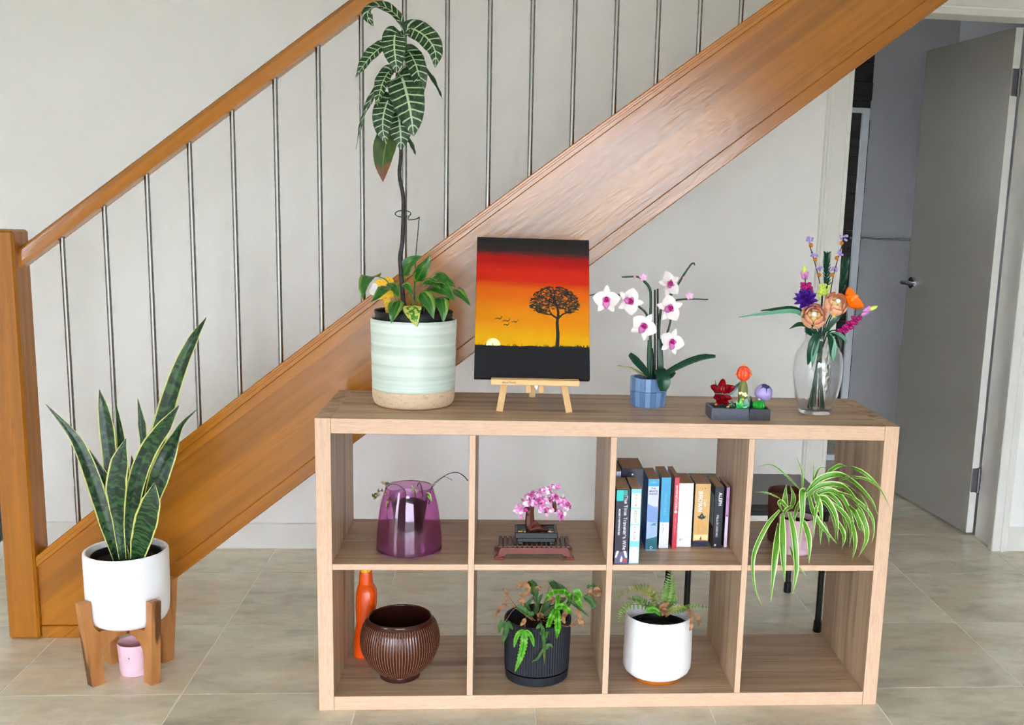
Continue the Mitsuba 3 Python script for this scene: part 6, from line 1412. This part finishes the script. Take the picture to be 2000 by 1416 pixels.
def frond(pts, w0, bs, n=17, face=(0, -1, 0.5), par=None):
    P_ = smooth_path(pts, n)
    t = np.gradient(P_, axis=0); t /= np.linalg.norm(t, axis=1, keepdims=True)
    f_ = np.array(face, float) / np.linalg.norm(face)
    ms = [tube(pts, [0.0011, 0.0004], 5, 16)]
    for i in range(1, n):
        w = w0 / 730 * (0.55 + 0.45 * math.sin(math.pi * min(1, 0.25 + 0.75 * i / n))) * (1 - 0.75 * (i / n) ** 3)
        s = np.cross(t[i], f_); s /= np.linalg.norm(s)
        for sg in (-1, 1):
            tip = P_[i] + sg * s * w * 0.5 + t[i] * w * 0.16 - f_ * w * 0.05
            m_, _ = ribbon([P_[i], (P_[i] + tip) / 2 + f_ * w * 0.05, tip], [w * 0.09, w * 0.21, w * 0.19, w * 0.03], f_, 0.1, 6, 2)
            ms.append(m_)
    put(par or wt, 'frond', join(*ms), bs, smooth=True)


for pts, w, bs, face in (([(0.89,0.11,0.2218),(0.8669,0.11,0.2729),(0.8385,0.11,0.2874),(0.8027,0.08,0.2958),(0.7589,0.06,0.2778)], 22, 'm_frond_yellow', (0, -1, 0.7)), ([(0.8815,0.1,0.2258),(0.8472,0.09,0.2487),(0.7951,0.03,0.2724),(0.772,0.012,0.2598),(0.7643,0.008,0.2389)], 20, 'm_frond', (0, -1, 0.6)), ([(0.9026,0.11,0.2218),(0.9091,0.11,0.2656),(0.9116,0.11,0.3019),(0.9145,0.13,0.3353)], 30, 'm_frond', (0, -1, 0.1)),
                         ([(0.9024,0.1,0.2258),(0.9403,0.08,0.2409),(0.9687,0.05,0.2613),(1.0206,0.04,0.2595)], 18, 'm_frond', (0, -0.8, 0.9)), ([(0.8954,0.1,0.2258),(0.9287,0.1,0.2592),(0.9168,0.1,0.2767)], 12, 'm_frond', (0, -1, 0.4)), ([(0.887,0.09,0.2254),(0.8579,0.04,0.2569),(0.8357,0.025,0.2544)], 16, 'm_fern_bright', (0, -1, 0.8)), ([(0.8917,0.12,0.2178),(0.8703,0.12,0.2574),(0.8782,0.12,0.2691),(0.8899,0.12,0.2574)], 12, 'm_frond', (0, -1, 0.4)),
                         ([(0.9008,0.09,0.2283),(0.9294,0.06,0.2546),(0.9535,0.04,0.2567)], 14, 'm_frond_yellow', (0, -0.9, 0.6)), ([(0.8773,0.1,0.2244),(0.8314,0.1,0.2593),(0.7914,0.06,0.2806)], 18, 'm_frond', (0, -1, 0.6))):
    frond(pts, w, bs, face=face)
for pts, w in (([(0.8841,0.09,0.2283),(0.8961,0.1,0.2418),(0.9071,0.1,0.2447),(0.9161,0.1,0.2301)], 12), ([(0.8867,0.07,0.2277),(0.8977,0.09,0.2341),(0.9094,0.09,0.2225)], 10), ([(0.8979,0.07,0.2248),(0.9062,0.09,0.2312),(0.8948,0.09,0.237)], 9), ([(0.9533,0.03,0.2522),(0.9563,0.012,0.2395),(0.9579,0.03,0.215)], 7), ([(0.958,0.02,0.2334),(0.9588,0.02,0.2163),(0.9539,0.02,0.2049)], 7), ([(0.9738,0.05,0.2412),(0.9856,0.05,0.2268),(0.9889,0.05,0.2153)], 6), ([(0.947,0.04,0.2482),(0.955,0.04,0.2539),(0.9664,0.04,0.2453)], 5), ([(0.977,0.05,0.2326),(0.986,0.05,0.2182),(0.9839,0.05,0.2067)], 5)):
    fern(pts, w, 'm_dead', 'withered_leaf', par=wt, wave=0.002)

# ---------------------------------------------------------------- low black table behind the shelf, striped box beyond the newel post
tb_ = thing('low_black_table', 'low dark grey table with black legs on the floor behind the shelf', 'table')
put(tb_, 'table_top', box(1.01, 1.475, 0.485, 0.865, 0.394, 0.416, 0.002), mat(c(62, 62, 68), 0.35, 0.5))
put(tb_, 'apron', box(1.015, 1.47, 0.490, 0.860, 0.380, 0.394, 0.001), 'm_black_metal')
for x, y in ((1.035, 0.505), (1.455, 0.500), (1.030, 0.845), (1.450, 0.845)):
    lg = put(tb_, 'leg', tube([(x, y, 0.38), (x, y, 0.035)], 0.0095, 16, smooth=False), 'm_black_metal', smooth=40)
    put(lg, 'rubber_foot', lathe([(0, 0), (0.0125, 0), (0.0135, 0.004), (0.0125, 0.036), (0.010, 0.038), (0, 0.038)], x, y, 20), 'm_black_plastic', smooth=40)
sx_ = thing('slatted_heater', 'black and white grilled appliance on the floor just left of the newel post', 'heater')
put(sx_, 'base', box(-1.62, -1.288, 1.13, 1.29, 0.0, 0.060, 0.004), 'm_white_glaze')
put(sx_, 'plinth', box(-1.60, -1.292, 1.14, 1.28, 0.0, 0.012), 'm_black_metal')
put(sx_, 'body', box(-1.61, -1.294, 1.145, 1.28, 0.060, 0.20, 0.003), 'm_black_metal')
for k in range(6):
    put(sx_, 'slat', box(-1.612, -1.290, 1.136, 1.147, 0.078 + 0.019 * k, 0.086 + 0.019 * k, 0.001), 'm_white_glaze')
